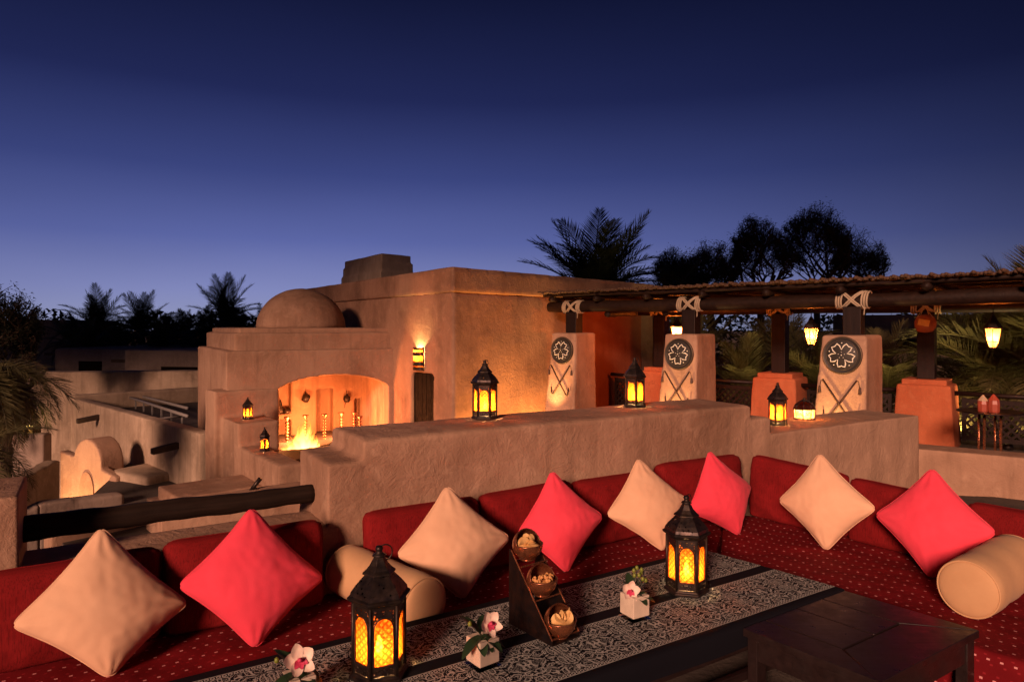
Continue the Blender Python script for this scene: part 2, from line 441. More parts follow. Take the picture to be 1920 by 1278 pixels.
def runner_mat():
    """black cloth woven with silver scrollwork between plain black bands; object x along, y across"""
    m, n, l, bs = new_mat('brocade runner')
    p = obj_pos(n)
    sp = n.new('ShaderNodeSeparateXYZ'); l.new(p, sp.inputs[0])
    X, Y = sp.outputs['X'], sp.outputs['Y']
    # fold space so the scrolls mirror like a woven repeat
    P = .30
    fx = math_n(n, l, 'PINGPONG', math_n(n, l, 'ADD', X, 30.), P/2)
    half = .345
    ya = math_n(n, l, 'ABSOLUTE', math_n(n, l, 'SUBTRACT', math_n(n, l, 'MODULO', Y, half), half/2))
    comb = n.new('ShaderNodeCombineXYZ'); l.new(fx, comb.inputs[0]); l.new(ya, comb.inputs[1])
    vec = comb.outputs[0]
    # domain warp -> curling lines
    nz = n.new('ShaderNodeTexNoise'); nz.inputs['Scale'].default_value = 20.; nz.inputs['Detail'].default_value = 1.; nz.inputs['Distortion'].default_value = 2.2
    l.new(vec, nz.inputs['Vector'])
    wv = math_n(n, l, 'ABSOLUTE', math_n(n, l, 'SUBTRACT', math_n(n, l, 'FRACT', math_n(n, l, 'MULTIPLY', nz.outputs['Fac'], 6.5)), .5))
    l1 = math_n(n, l, 'GREATER_THAN', wv, .33)
    l1b = math_n(n, l, 'LESS_THAN', wv, .455)
    lines = math_n(n, l, 'MULTIPLY', l1, l1b)
    vo = n.new('ShaderNodeTexVoronoi'); vo.feature = 'DISTANCE_TO_EDGE'; vo.inputs['Scale'].default_value = 23.; l.new(vec, vo.inputs['Vector'])
    l2 = math_n(n, l, 'LESS_THAN', math_n(n, l, 'ABSOLUTE', math_n(n, l, 'SUBTRACT', vo.outputs['Distance'], .16)), .035)
    pat = math_n(n, l, 'MAXIMUM', lines, math_n(n, l, 'MULTIPLY', l2, .8))
    # small border chain
    inb = math_n(n, l, 'GREATER_THAN', ya, .118)
    cx = math_n(n, l, 'FRACT', math_n(n, l, 'MULTIPLY', X, 55.))
    cd = math_n(n, l, 'ADD', math_n(n, l, 'POWER', math_n(n, l, 'MULTIPLY', math_n(n, l, 'SUBTRACT', cx, .5), 1.), 2.),
                math_n(n, l, 'POWER', math_n(n, l, 'DIVIDE', math_n(n, l, 'SUBTRACT', ya, .1265), .018), 2.))
    ring = math_n(n, l, 'MULTIPLY', math_n(n, l, 'LESS_THAN', cd, .17), math_n(n, l, 'GREATER_THAN', cd, .05))
    ln = math_n(n, l, 'LESS_THAN', math_n(n, l, 'ABSOLUTE', math_n(n, l, 'SUBTRACT', ya, .137)), .0016)
    ln2 = math_n(n, l, 'LESS_THAN', math_n(n, l, 'ABSOLUTE', math_n(n, l, 'SUBTRACT', ya, .1165)), .0014)
    bord = math_n(n, l, 'MAXIMUM', math_n(n, l, 'MAXIMUM', ring, ln), ln2)
    mixv = n.new('ShaderNodeMix'); l.new(inb, mixv.inputs['Factor']); l.new(pat, mixv.inputs[2]); l.new(bord, mixv.inputs[3])
    plain = math_n(n, l, 'LESS_THAN', ya, .139)
    mask = math_n(n, l, 'MULTIPLY', mixv.outputs[0], plain)
    fade = maprange(n, l, noise_n(n, l, p, 30., 3, .6), .3, .7, .75, 1.0)
    c = mixrgb(n, l, math_n(n, l, 'MULTIPLY', mask, fade), (.008, .008, .012), (.60, .61, .57))
    l.new(c, bs.inputs['Base Color']); bs.inputs['Roughness'].default_value = .8; bs.inputs['Specular IOR Level'].default_value = .08
    b1 = bump(n, l, bs, mask, .3, .002)
    bump(n, l, bs, noise_n(n, l, p, 500., 2, .5), .25, .001, b1)
    return m
M_RUNNER = runner_mat()

# ------------------------------------------------------------------ setting
g = MB().add([(-600, -600, -3.9), (600, -600, -3.9), (600, 900, -3.9), (-600, 900, -3.9)], [(0, 1, 2, 3)]).build('ground', M_SAND); struct(g)
fl = MB().prism([(-6, -4), (7, -4), (7, 3.2), (4.9, 5.7), (3.6, 5.9), (-6, -.2)], -.25, 0).build('terrace_floor', M_FLOOR); struct(fl)
cf = MB().prism([(-6.2, 9.2), (-3.4, 6.2), (3.2, 6.9), (3.0, 16.5), (-9, 17.5)], -1.55, -1.3).build('courtyard_floor', M_FLOOR); struct(cf)
pf = MB().prism([(2.0, 12.6), (.9, 10.6), (3.4, 6.1), (8.6, 4.4), (12.6, 8.4), (4.4, 15.6)], -1.5, -.28).build('pergola_deck', M_FLOOR); struct(pf)

# ------------------------------------------------------------------ unseen slab on columns added behind the camera to shade far trees and houses
hp = thing('sun_blocker', 'tall unseen added portico standing behind the terrace', 'blocker')
o = MB().box(-80, 40, -8.0, -3.6, 8.9, 27).build('blocker_slab', M_OLD, hp)
for x in (-75, -60, -44, -30, -17, 15, 30):
    MB().box(x-.45, x+.45, -5.4, -4.5, -3.9, 8.95).build('column', M_OLD, hp, None, False, .05)

# ------------------------------------------------------------------ terrace walls
ZT, ZS, ZL = .91, .81, .69
m = MB()
m.box(-2.66, -2.44, 0, .50, -1.6, ZS).box(-2.485, .294, 0, .50, -1.6, ZT).box(.25, .498, 0, .50, -1.6, ZS).box(.46, 2.46, 0, .50, -1.6, ZL)
w = m.build('terrace_wall', M_PLASTER, None, frame(CW, U)); adobe(w, .016, 4, .022, .35)
tag(w, 'long stepped earth plaster wall behind the seating carrying three lanterns', 'wall')
m = MB().box(-3.86, -2.60, 0, .34, -1.6, .525)
w = m.build('low_parapet', M_PLASTER, None, frame(CW, U)); adobe(w, .02, 4, .012, .3)
tag(w, 'low plaster parapet below the dark log rail', 'parapet')
m = MB().box(-4.6, -3.82, -.02, .40, -1.6, .82)
w = m.build('wall_pillar', M_PLASTER, None, frame(CW, U)); adobe(w, .02, 4, .012, .3)
tag(w, 'square plaster pillar holding the end of the log rail', 'pillar')
# log rail
pts = [(x, .24+.004*math.sin(x*3.1), .632+.003*math.sin(x*5.0)+.002*math.sin(x*13)) for x in [-3.84+i*.05 for i in range(25)]]
lr = MB().tube(pts, [.052-.0004*i+.002*math.sin(i*1.7) for i in range(25)], 10).build('log_rail', M_LOG, None, frame(CW, U), True)
tag(lr, 'dark weathered log rail above the low parapet', 'rail')
# right-hand low wall
a, b = G(1690, 838, .35), G(2120, 877, .35)
dirw = (b-a); dirw.z = 0
ang = frame(Vector((a.x, a.y, 0)), dirw)
w = MB().box(-.3, dirw.length+.4, 0, .34, -1.5, .35).build('parapet_wall', M_PLASTER, None, ang); adobe(w, .025, 4, .012, .3)
tag(w, 'low plaster wall between the seating and the pergola terrace', 'wall')

# ------------------------------------------------------------------ seating
SEAT = .22
Q0 = C0-M*.90; Q1 = C0-N*.52
den = V.x*(-U.y)+U.x*V.y
rhs = Q1-Q0
s_ = (rhs.x*(-U.y)+U.x*rhs.y)/den
Q = Q0+V*s_                                         # inner front corner
def mattress(name, corners, ux, label):
    mw = frame(C0, ux); inv = mw.inverted()
    pts = [inv @ c for c in corners]
    m = MB().prism([(p.x, p.y) for p in pts], .0, SEAT)
    o = m.build(name, M_DOT, None, mw); adobe(o, .02, 4, .034, .26, .5)
    return tag(o, label, 'mattress')
mattress('seat_mattress', [C0-U*4.6+N*.16, C0+N*.16+U*.0, Q-U*.006, Q-U*(4.6+(Q-C0).dot(U))], U, 'long red dotted seat mattress along the stepped plaster wall')
mattress('seat_mattress', [C0+N*.16+U*.012, C0+M*.18+V*.2, C0+V*3.4+M*.18, C0+V*3.4-M*.90, Q+U*.006], V, 'red dotted seat mattress under the cream bolster beside the bare wooden tables')

def pillow(name, cs, th, mat, label, cat, group, k=.085, ex=.5, n=22, zmin=None, wr=.006, seed=0, bulge_up=0):
    """cs: four corners in order round the edge; a soft stuffed pillow between them"""
    cs = [Vector(c) for c in cs]
    ctr = sum(cs, Vector())/4
    if zmin is not None and k > .03: cs = [ctr+(c-ctr)*1.07 for c in cs]
    nor = (cs[2]-cs[0]).cross(cs[3]-cs[1]).normalized()
    if nor.y > 0: nor = -nor
    vv, ff, idx = [], [], {}
    for side in (1, -1):
        for i in range(n+1):
            for j in range(n+1):
                a_, b_ = -1+2*i/n, -1+2*j/n
                edge = i in (0, n) or j in (0, n)
                if side == -1 and edge: idx[(side, i, j)] = idx[(1, i, j)]; continue
                a2 = a_*(1-k*(1-b_*b_)*abs(a_)); b2 = b_*(1-k*(1-a_*a_)*abs(b_))
                cr_ = 1-.085*(a_*a_*b_*b_)**5
                a2 *= cr_; b2 *= cr_
                u_, v_ = (a2+1)/2, (b2+1)/2
                p = cs[0]*(1-u_)*(1-v_)+cs[1]*u_*(1-v_)+cs[2]*u_*v_+cs[3]*(1-u_)*v_
                prof = (max(0, (1-a_**2)*(1-b_**2)))**ex*(1-.10*(a_+b_) if k > .03 else 1)
                off = side*th*prof
                nv = noise.noise(Vector((a_*2.1+seed*7.3, b_*2.1+seed, side*3.)))
                nv2 = noise.noise(Vector((a_*6+seed*3.3, b_*6+seed*1.7, side*9.)))
                off += (nv*wr*2.2+nv2*wr)*min(1, prof*3)*side
                if k > .03:          # gathers running in from the corners
                    for ca, cb in ((-1, -1), (1, -1), (1, 1), (-1, 1)):
                        rr2 = math.hypot(a_-ca, b_-cb); an = math.atan2(b_-cb, a_-ca)
                        off += side*.0042*math.sin(an*11+seed*2.3+ca*2+cb)*math.exp(-(rr2/.55)**2)*min(1, prof*4)
                p = p+nor*off
                if edge:
                    p = p+nor*(noise.noise(Vector((a_*3+seed, b_*3, 5.)))*.006)
                if zmin is not None and p.z < zmin: p.z = zmin+(p.z-zmin)*.12
                idx[(side, i, j)] = len(vv); vv.append(p-ctr)
        for i in range(n):
            for j in range(n):
                q = [idx[(side, i, j)], idx[(side, i+1, j)], idx[(side, i+1, j+1)], idx[(side, i, j+1)]]
                ff.append(tuple(q if side == 1 else q[::-1]))
    mm = MB().add(vv, ff)
    o = mm.build(name, mat, None, Matrix.Translation(ctr), True)
    # sewn seam round the edge
    loop = [idx[(1, i, 0)] for i in range(n+1)]+[idx[(1, n, j)] for j in range(1, n+1)]+[idx[(1, i, n)] for i in range(n-1, -1, -1)]+[idx[(1, 0, j)] for j in range(n-1, 0, -1)]
    loop.append(loop[0])
    MB().tube([vv[q] for q in loop], .0024, 5, False).build('seam', mat, o, None, True)
    return tag(o, label, cat, group)

# dark red back cushions against the long wall
CG = 'dark red back cushions'
def back_row(base, along, out, spans, labels, seed):
    for i, ((pa, pb, h0, h1), lab) in enumerate(zip(spans, labels)):
        o_ = base+out*.06
        ta, tb = t_on(o_, along, pa), t_on(o_, along, pb)
        if ta > tb: ta, tb = tb, ta
        lo, hi = SEAT-.005, .59
        cs = [base+along*(ta-.006)+out*.075, base+along*(tb+.006)+out*.075, base+along*(tb+.004)+out*.105, base+along*(ta-.004)+out*.105]
        for q, c in enumerate(cs):
            c.z = lo if q < 2 else (hi+(h1 if q == 2 else h0))
        pillow('back_cushion', cs, .082, M_REDF, lab, 'cushion', CG, .02, .25, 40, SEAT-.002, .005, seed+i)
LA = ['dark red back cushion between the plaster pillar and the cream pillow under the log rail',
      'dark red back cushion below the log rail partly behind the big coral pillow',
      'dark red back cushion beside the ochre bolster behind a cream pillow',
      'dark red back cushion between a cream pillow and the coral pillow near the copper bowls',
      'dark red back cushion behind the cream pillow beside the table lantern',
      'dark red back cushion pushed into the corner behind the narrow coral pillow']
back_row(C0.copy(), U, N, [(-70, 303, -.02, -.01), (306, 609, 0, .0), (686, 902, .0, .0), (905, 1077, .0, .015), (1081, 1236, .0, .0), (1239, 1394, .03, .02)], LA, 3)
LB = ['dark red back cushion in the corner behind the cream pillow on the short seat',
      'dark red back cushion between the cream pillow and the coral pillow on the short seat',
      'dark red back cushion beside the low plaster wall behind the cream bolster']
back_row(C0+M*.0, V, M, [(1404, 1586, .03, -.0), (1588, 1806, -.01, -.03), (1809, 2120, -.03, -.03)], LB, 13)

# scatter pillows, placed by their four corners
PG = 'scatter pillows standing on their corners'
PIL = [  # bottom, right, top, left (picture), along, material, label
    ((205, 1267), (350, 1130), (190, 990), (25, 1172), U, M_CREAM, 'big cream pillow on its corner beside the plaster pillar'),
    ((478, 1212), (605, 1082), (472, 953), (337, 1098), U, M_PINK, 'big coral pink pillow leaning below the log rail'),
    ((868, 1121), (954, 1008), (838, 912), (746, 1040), U, M_CREAM, 'cream pillow leaning beside the copper snack stand'),
    ((1062, 1071), (1129, 968), (1035, 884), (972, 1000), U, M_PINK, 'coral pink pillow behind the copper snack stand'),
    ((1243, 1031), (1288, 938), (1197, 860), (1139, 965), U, M_CREAM, 'cream pillow directly behind the table lantern'),
    ((1385, 1001), (1407, 912), (1330, 846), (1292, 958), U, M_PINK, 'narrow coral pink pillow in the corner of the seating'),
    ((1549, 1030), (1641, 953), (1537, 851), (1462, 938), V, M_CREAM, 'cream pillow on the short seat below the square wall end'),
    ((1745, 1082), (1866, 998), (1748, 879), (1643, 965), V, M_PINK, 'coral pink pillow leaning beside the cream bolster')]
for i, (pb, pr, pt, pl, al, mt, lab) in enumerate(PIL):
    B = G(pb[0], pb[1], SEAT+.004); d0 = B.y
    lean = .16
    sgn = 1 if al is U else -1
    slope = (.15 if al is U else -.15)
    mid = d0+lean*.5
    hw = .5*(abs(pr[0]-pl[0])/F*mid)
    sl_ = hw*(.50 if al is U else -.62)
    if i == 5: sl_ = hw*.9
    cs = [B, Dp(pr[0], pr[1], mid+sl_), Dp(pt[0], pt[1], d0+lean), Dp(pl[0], pl[1], mid-sl_)]
    pillow('scatter_pillow', cs, .085, mt, lab, 'pillow', PG, .085, .56, 44, SEAT+.002, .0022, 31+i)

def bolster(near, far, r, label):
    ax = (far-near); L = ax.length
    mw = Matrix.Translation(near) @ ax.to_track_quat('Z', 'Y').to_matrix().to_4x4()
    t = thing('bolster', label, 'bolster', mw, 'cream bolsters')
    prof = [(r*.93, .0), (r*.985, .012), (r*1.0, .05)]+[(r*(1.0+.012*math.sin(i*1.1)), .05+(L-.1)*i/14) for i in range(1, 14)]+[(r, L-.05), (r*.985, L-.012), (r*.93, L)]
    vvm = MB().lathe(prof, 48, cap=False); 
    vvm.v = [tuple(Vector(v)*(1+.012*noise.noise(Vector(v)*9))) if .04 < v[2] < L-.04 else v for v in vvm.v]
    c = vvm.build('cover', M_BOLST, t, None, True)
    for z, sg in ((0, -1), (L, 1)):
        cap = [(r*.93*math.cos(q), z+sg*.022*math.sin(q)) for q in [i*math.pi/16 for i in range(9)]]
        MB().lathe(cap, 48, cap=False).build('end_cap', M_BOLST, t, None, True)
        tor = [Vector((r*.95*math.cos(q), r*.95*math.sin(q), z)) for q in [2*math.pi*i/48 for i in range(49)]]
        MB().tube(tor, .0045, 6, False).build('piping', M_BOLST, t, None, True)
    return t
bolster(G(796, 1133, SEAT+.112), G(650, 1066, SEAT+.112), .112, 'ochre cream bolster lying across the long seat beside the big coral pillow')
b2 = G(1815, 1104, SEAT+.122)
bolster(b2, b2+M*.58+Vector((0, 0, 0)), .122, 'ochre cream bolster lying across the end of the short seat')

# ------------------------------------------------------------------ low tables
TZ = .30
Afr, Anr = G(1318, 1030, TZ), G(1582, 1103.5, TZ)
Afl_dir = (G(480, 1239, TZ)-Afr).normalized()
Afl = Afr+Afl_dir*2.75; Anl = Anr+Afl_dir*2.75
mwA = frame(Vector((Anl.x, Anl.y, 0)), Anr-Anl); inv = mwA.inverted()
WA = (inv @ Afr).y; LAx = (Anr-Anl).length; shx = (inv @ Afr).x-LAx
ta = thing('low_table', 'long low dark wooden table covered by the patterned runner', 'table', mwA, 'low tables in the seating')
MB().prism([(0, .0), (LAx, .0), (LAx+shx, WA), (shx, WA)], TZ-.045, TZ).build('table_top', M_TABLE, ta, None, False, .004)
MB().box(.05, LAx-.05, .03, .06, TZ-.13, TZ-.05).build('apron', M_TABLE, ta, None, False, .003)
MB().box(.05, LAx-.05, WA-.06, WA-.03, TZ-.13, TZ-.05).build('apron', M_TABLE, ta, None, False, .003)
for x, y in ((.03, .02), (LAx-.09, .02), (.0, WA-.09), (LAx-.12, WA-.09), (LAx*.5, .02)):
    MB().box(x, x+.06, y, y+.06, 0, TZ-.048).build('leg', M_TABLE, ta, None, False, .004)
MB().box(.08, LAx-.1, .035, .06, .05, .085).build('stretcher', M_TABLE, ta, None, False, .004)
# runner (cloth with a slight drape over the near edge)
mr_ = MB(); nx, ny = 120, 26
vv = []
ya0, ya1 = -.004, WA+.006
for i in range(nx+1):
    for j in range(ny+1):
        x = LAx*i/nx*.998; f = j/ny
        y = ya0+(ya1-ya0)*f
        xx = x+shx*f
        z = TZ+.0035+.0012*noise.noise(Vector((xx*5, y*5, 1.)))
        vv.append((xx, y, z))
ff = [(i*(ny+1)+j, (i+1)*(ny+1)+j, (i+1)*(ny+1)+j+1, i*(ny+1)+j+1) for i in range(nx) for j in range(ny)]
hang = []
o_ = len(vv)
for i in range(nx+1):
    x = LAx*i/nx*.998
    for k2, (dy, dz) in enumerate(((-.008, -.012), (-.009+.003*math.sin(x*9), -.05), (-.010+.004*math.sin(x*9), -.085))):
        vv.append((x, ya0+dy, TZ+.0035+dz))
for i in range(nx):
    b0, b1 = i*(ny+1), (i+1)*(ny+1)
    h0, h1 = o_+i*3, o_+(i+1)*3
    ff += [(b0, h0, h1, b1), (h0, h0+1, h1+1, h1), (h0+1, h0+2, h1+2, h1+1)]
rn = mr_.add(vv, ff).build('table_runner', M_RUNNER, None, mwA, True)
rn.data.transform(Matrix.Translation((0, .0, 0)))
tag(rn, 'black and silver brocade runner with plain black bands on the long table', 'runner')

# bare plank table B
Bc = [G(1393, 1176.5, TZ), G(1584, 1106, TZ), G(1836, 1180, TZ), G(1650, 1277, TZ)]
tb = thing('low_table', 'bare dark plank table butted against the runner covered table', 'table', None, 'low tables in the seating')
tb.location = (Bc[0].x, Bc[0].y, 0)
off = Vector((Bc[0].x, Bc[0].y, 0))
def bil(u_, v_):
    p = Bc[0]*(1-u_)*(1-v_)+Bc[1]*u_*(1-v_)+Bc[2]*u_*v_+Bc[3]*(1-u_)*v_
    return p-off
def slab4(name, uv, z0, z1, par, mat, bev=.002):
    ps = [bil(*q) for q in uv]
    return MB().prism([(p.x, p.y) for p in ps], z0, z1).build(name, mat, par, None, False, bev)
M_SEAMGLINT = wood('seam glint red wood', (.10, .028, .014), (.17, .05, .025), .5)  # reddish edge glint along the plank gaps, put into the under board's colour
gp = .011; e0 = .20; e1 = .50; e2 = .76; ve = .60
for uv in ([(0, 0), (e0-gp, 0), (e0-gp, ve-.0), (0, .995)], [(e0, 0), (e1-gp, 0), (e1-gp, ve), (e0, ve)], [(e1, 0), (e2-gp, 0), (e2-gp, ve), (e1, ve)],
           [(e2, 0), (1, 0), (1, .995), (e2, ve)]):
    slab4('plank', uv, TZ-.03, TZ-.001, tb, M_TABLE)
slab4('plank', [(e0-.004, ve+gp*1.6), (e2+.004, ve+gp*1.6), (1, 1.0), (0.0, 1.0)], TZ-.03, TZ-.0025, tb, M_TABLE)
slab4('apron', [(.03, .02), (.97, .02), (.97, .97), (.03, .97)], TZ-.115, TZ-.040, tb, M_TABLE)
slab4('under_board', [(.04, .03), (.96, .03), (.96, .96), (.04, .96)], TZ-.038, TZ-.031, tb, M_SEAMGLINT)
for u_, v_ in ((.02, .02), (.90, .02), (.02, .90), (.90, .90)):
    slab4('leg', [(u_, v_), (u_+.08, v_), (u_+.08, v_+.08), (u_, v_+.08)], 0, TZ-.034, tb, M_TABLE)
slab4('stretcher', [(.03, .1), (.06, .1), (.06, .9), (.03, .9)], .05, .08, tb, M_TABLE)
slab4('stretcher', [(.1, .93), (.9, .93), (.9, .965), (.1, .965)], .05, .08, tb, M_TABLE)

# ------------------------------------------------------------------ hexagonal candle lanterns
def point_light(name, par, loc, w, col, rad=.015):
    li = bpy.data.lights.new(name, 'POINT'); li.energy = w; li.color = col; li.shadow_soft_size = rad
    o = bpy.data.objects.new(name, li); COL.objects.link(o); o.parent = par; o.location = loc
    return o
CANDLE = (1.0, .56, .22)
def hexp(r, k): return Vector((r*math.cos(k*math.pi/3), r*math.sin(k*math.pi/3), 0))
def make_lantern(label, group, watt):
    t = thing('candle_lantern', label, 'lantern', None, group)
    hx = lambda prof: MB().lathe(prof, 6)
    hx([(.098, 0), (.100, .006), (.100, .012), (.092, .016), (.092, .020), (.086, .024)]).build('base', M_IRON, t, None, False, .0015)
    for k in range(6):
        a0, a1 = hexp(.086, k), hexp(.086, k+1)
        ex = (a1-a0).normalized(); W = (a1-a0).length
        inward = -Vector((a0.x+a1.x, a0.y+a1.y, 0)).normalized()
        mw = Matrix(((ex.x, inward.x, 0, a0.x), (ex.y, inward.y, 0, a0.y), (0, 0, 1, 0), (0, 0, 0, 1)))
        # arch frame with pierced spandrels
        w0, w1, zs, zt, ztop = .010, W-.010, .175, .215, .243
        arch_f = [(w0, .058)]+[(w0+(w1-w0)*(.5-.5*math.cos(q)), zs+(zt-zs)*math.sin(q)) for q in [math.pi*i/12 for i in range(13)]]+[(w1, .058)]
        arch = arch_f[1:-1]
        pc = MB()
        na = len(arch)
        for y in (0,):
            pc.v += [(p[0], y, p[1]) for p in arch]
            pc.v += [(p[0], y, ztop) for p in arch]
        n2 = 2*na
        for i in range(na-1):
            pc.f += [(i, i+1, na+i+1, na+i)]
        fr = pc.build('arch_panel', M_PIERCE, t, mw)
        ed = MB()
        for y in (-.001,):
            ed.tube([(p[0], y, p[1]) for p in arch_f], .0028, 6)
        ed.box(0, w0, -.001, .004, .024, ztop).box(w1, W, -.001, .004, .024, ztop)
        ed.box(0, W, -.0015, .004, .050, .060).box(0, W, -.0015, .004, .237, .246)
        ed.build('frame', M_IRON, fr)
        MB().box(w0, w1, .001, .0025, .026, .050).build('pierced_band', M_PIERCE, t, mw)
        MB().box(w0-.002, w1+.002, .0045, .0065, .056, .222).build('glass_pane', M_AMBER, t, mw)
        MB().tube([a0+Vector((0, 0, .02)), a0+Vector((0, 0, .248))], .0058, 8).build('post', M_IRON, t, None, True)
    hx([(.088, .244), (.090, .250), (.098, .256), (.104, .259), (.107, .268), (.100, .272)]).build('brim', M_IRON, t, None, False, .0015)
    MB().lathe([(.098, .270), (.094, .285), (.080, .303), (.062, .322), (.048, .336)], 6, cap=False).build('roof', M_ROOFI, t, None, False)
    MB().lathe([(.048, .334), (.056, .338), (.056, .343), (.044, .352), (.032, .366), (.022, .384), (.016, .392)], 6).build('cap', M_IRON, t, None, False, .001)
    MB().lathe([(.013, .388), (.024, .394), (.020, .400), (.010, .404), (.012, .412), (.014, .418), (.010, .425), (.0, .428)], 12).build('finial', M_IRON, t, None, True)
    MB().tube([(.020+.024*math.cos(q), 0, .402+.026*math.sin(q)) for q in [2*math.pi*i/20 for i in range(21)]], .0024, 6, False).build('ring', M_IRON, t, None, True)
    cd = MB().lathe([(.034, .024), (.034, .066), (.031, .070), (.0, .067)], 20).build('candle', M_WAX, t, None, True)
    MB().lathe([(.0, .068), (.010, .076), (.0125, .088), (.009, .106), (.0, .130)], 10).build('flame', M_FLAME, cd, None, True)
    point_light('candle_light', t, (0, 0, .098), watt, CANDLE, .012)
    return t
def lantern_mw(p, rz, s): return Matrix.Translation(p) @ Matrix.Rotation(rz, 4, 'Z') @ Matrix.Scale(s, 4)
LG = 'hexagonal iron candle lanterns'
lan = make_lantern('big iron candle lantern standing beside the end of the ochre bolster on the runner', LG, 40.0)
lan.matrix_basis = lantern_mw(G(711, 1262, TZ+.006), R(22), .99)
dup(lan, lantern_mw(G(1287, 1106, TZ+.006), R(47), .965), 'iron candle lantern on the runner between the berry vase and the table end')
def onwall(px, py, z): p = G(px, py, z); return p
dup(lan, lantern_mw(G(909, 784, ZT+.002), R(58), .80), 'iron candle lantern on top of the long wall in front of the terracotta building corner')
dup(lan, lantern_mw(G(1190, 762, ZT+.002), R(28), .775), 'iron candle lantern on top of the long wall between two shield pillars')
dup(lan, lantern_mw(G(1458, 796, ZL+.002), R(55), .76), 'iron candle lantern on the lower wall end beside the small white glowing lantern')

# small white pierced lantern on the wall end
def white_lantern(p, s):
    t = thing('pierced_lantern', 'small white glowing pierced lantern on the lower wall end', 'lantern', lantern_mw(p, .3, s))
    MB().lathe([(.074, 0), (.078, .004), (.076, .010)], 12).build('base', M_IRON, t, None, False, .001)
    for k in range(8):
        a0, a1 = k*math.pi/4, (k+1)*math.pi/4
        def rr(r, z, a_): return (r*math.cos(a_), r*math.sin(a_), z)
        MB().add([rr(.072, .010, a0), rr(.072, .010, a1), rr(.076, .075, a1), rr(.076, .075, a0)], [(0, 1, 2, 3)]).build('glass_pane', M_WARMGLASS, t)
        MB().add([rr(.078, .082, a0), rr(.078, .082, a1), rr(.064, .110, a1), rr(.064, .110, a0), rr(.03, .136, a1), rr(.03, .136, a0)], [(0, 1, 2, 3), (3, 2, 4, 5)]).build('roof_pane', M_WARMGLASS, t)
        MB().tube([rr(.073, .008, a0), rr(.078, .078, a0), rr(.066, .110, a0), rr(.031, .137, a0), rr(.006, .15, a0)], .0028, 6).build('rib', M_IRON, t)
        am = (a0+a1)/2
        MB().tube([Vector(rr(.062, .104, am))+Vector((-math.sin(am), math.cos(am), 0))*.010*math.cos(q)+Vector((math.cos(am)*-.5, math.sin(am)*-.5, .8))*.011*math.sin(q) for q in [2*math.pi*i/10 for i in range(11)]], .0028, 5, False).build('scroll', M_IRON, t)
    MB().lathe([(.079, .074), (.082, .078), (.079, .083)], 16).build('band', M_IRON, t, None, True)
    MB().tube([rr_ for rr_ in [(.0775*math.cos(2*math.pi*i/64), .0775*math.sin(2*math.pi*i/64), .046+.008*(1 if i % 4 < 2 else -1)) for i in range(65)]], .0018, 5, False).build('zigzag', M_IRON, t)
    MB().lathe([(.03, .135), (.012, .145), (.008, .155), (.010, .160), (0, .168)], 10).build('finial', M_IRON, t, None, True)
    cd = MB().lathe([(.02, .010), (.02, .030), (0, .030)], 12).build('candle', M_WAX, t)
    MB().lathe([(0, .03), (.008, .042), (.006, .058), (0, .075)], 8).build('flame', M_FLAME, cd)
    point_light('candle_light', t, (0, 0, .05), 26., (1.0, .62, .30), .012)
white_lantern(G(1508, 785, ZL+.002), 1.06)

# ------------------------------------------------------------------ snack stand with three copper bowls
S0, S1, S2 = G(955, 1167, TZ+.006), G(1036, 1212, TZ+.006), G(1092, 1196, TZ+.006)
sx = (S1-S0); sx.z = 0; L_ = sx.length; yv = (S2-S1); wst = abs(yv.dot(Vector((-sx.y, sx.x, 0)).normalized()))
mwS = frame(S0, sx)
st = thing('snack_stand', 'sloping dark copper stand carrying three open bowls on the runner', 'stand', mwS)
H_ = .285
for y in (0, wst):
    MB().extr([(0, 0), (L_, 0), (L_, .02), (.012, H_), (0, H_)], y-.002, y+.002).build('side_panel', M_BRONZE, st)
    MB().tube([(L_, y, .02), (.012, y, H_)], .003, 6).build('edge_rail', M_COPPER, st)
MB().box(.0, L_, .003, wst-.003, 0, .006).build('base_plate', M_BRONZE, st)
MB().tube([(L_-.006, 0, .02), (L_-.006, wst, .02)], .004, 6).build('front_rail', M_COPPER, st)
bw = []
for x, z in ((.045, .235), (.120, .128), (.200, .028)):
    MB().tube([(x+.028, 0, z-.012+.012), (x+.028, wst, z)], .0032, 6).build('cross_rail', M_COPPER, st)
    MB().tube([(x-.03, 0, z+.004), (x-.03, wst, z+.004)], .0032, 6).build('cross_rail', M_COPPER, st)
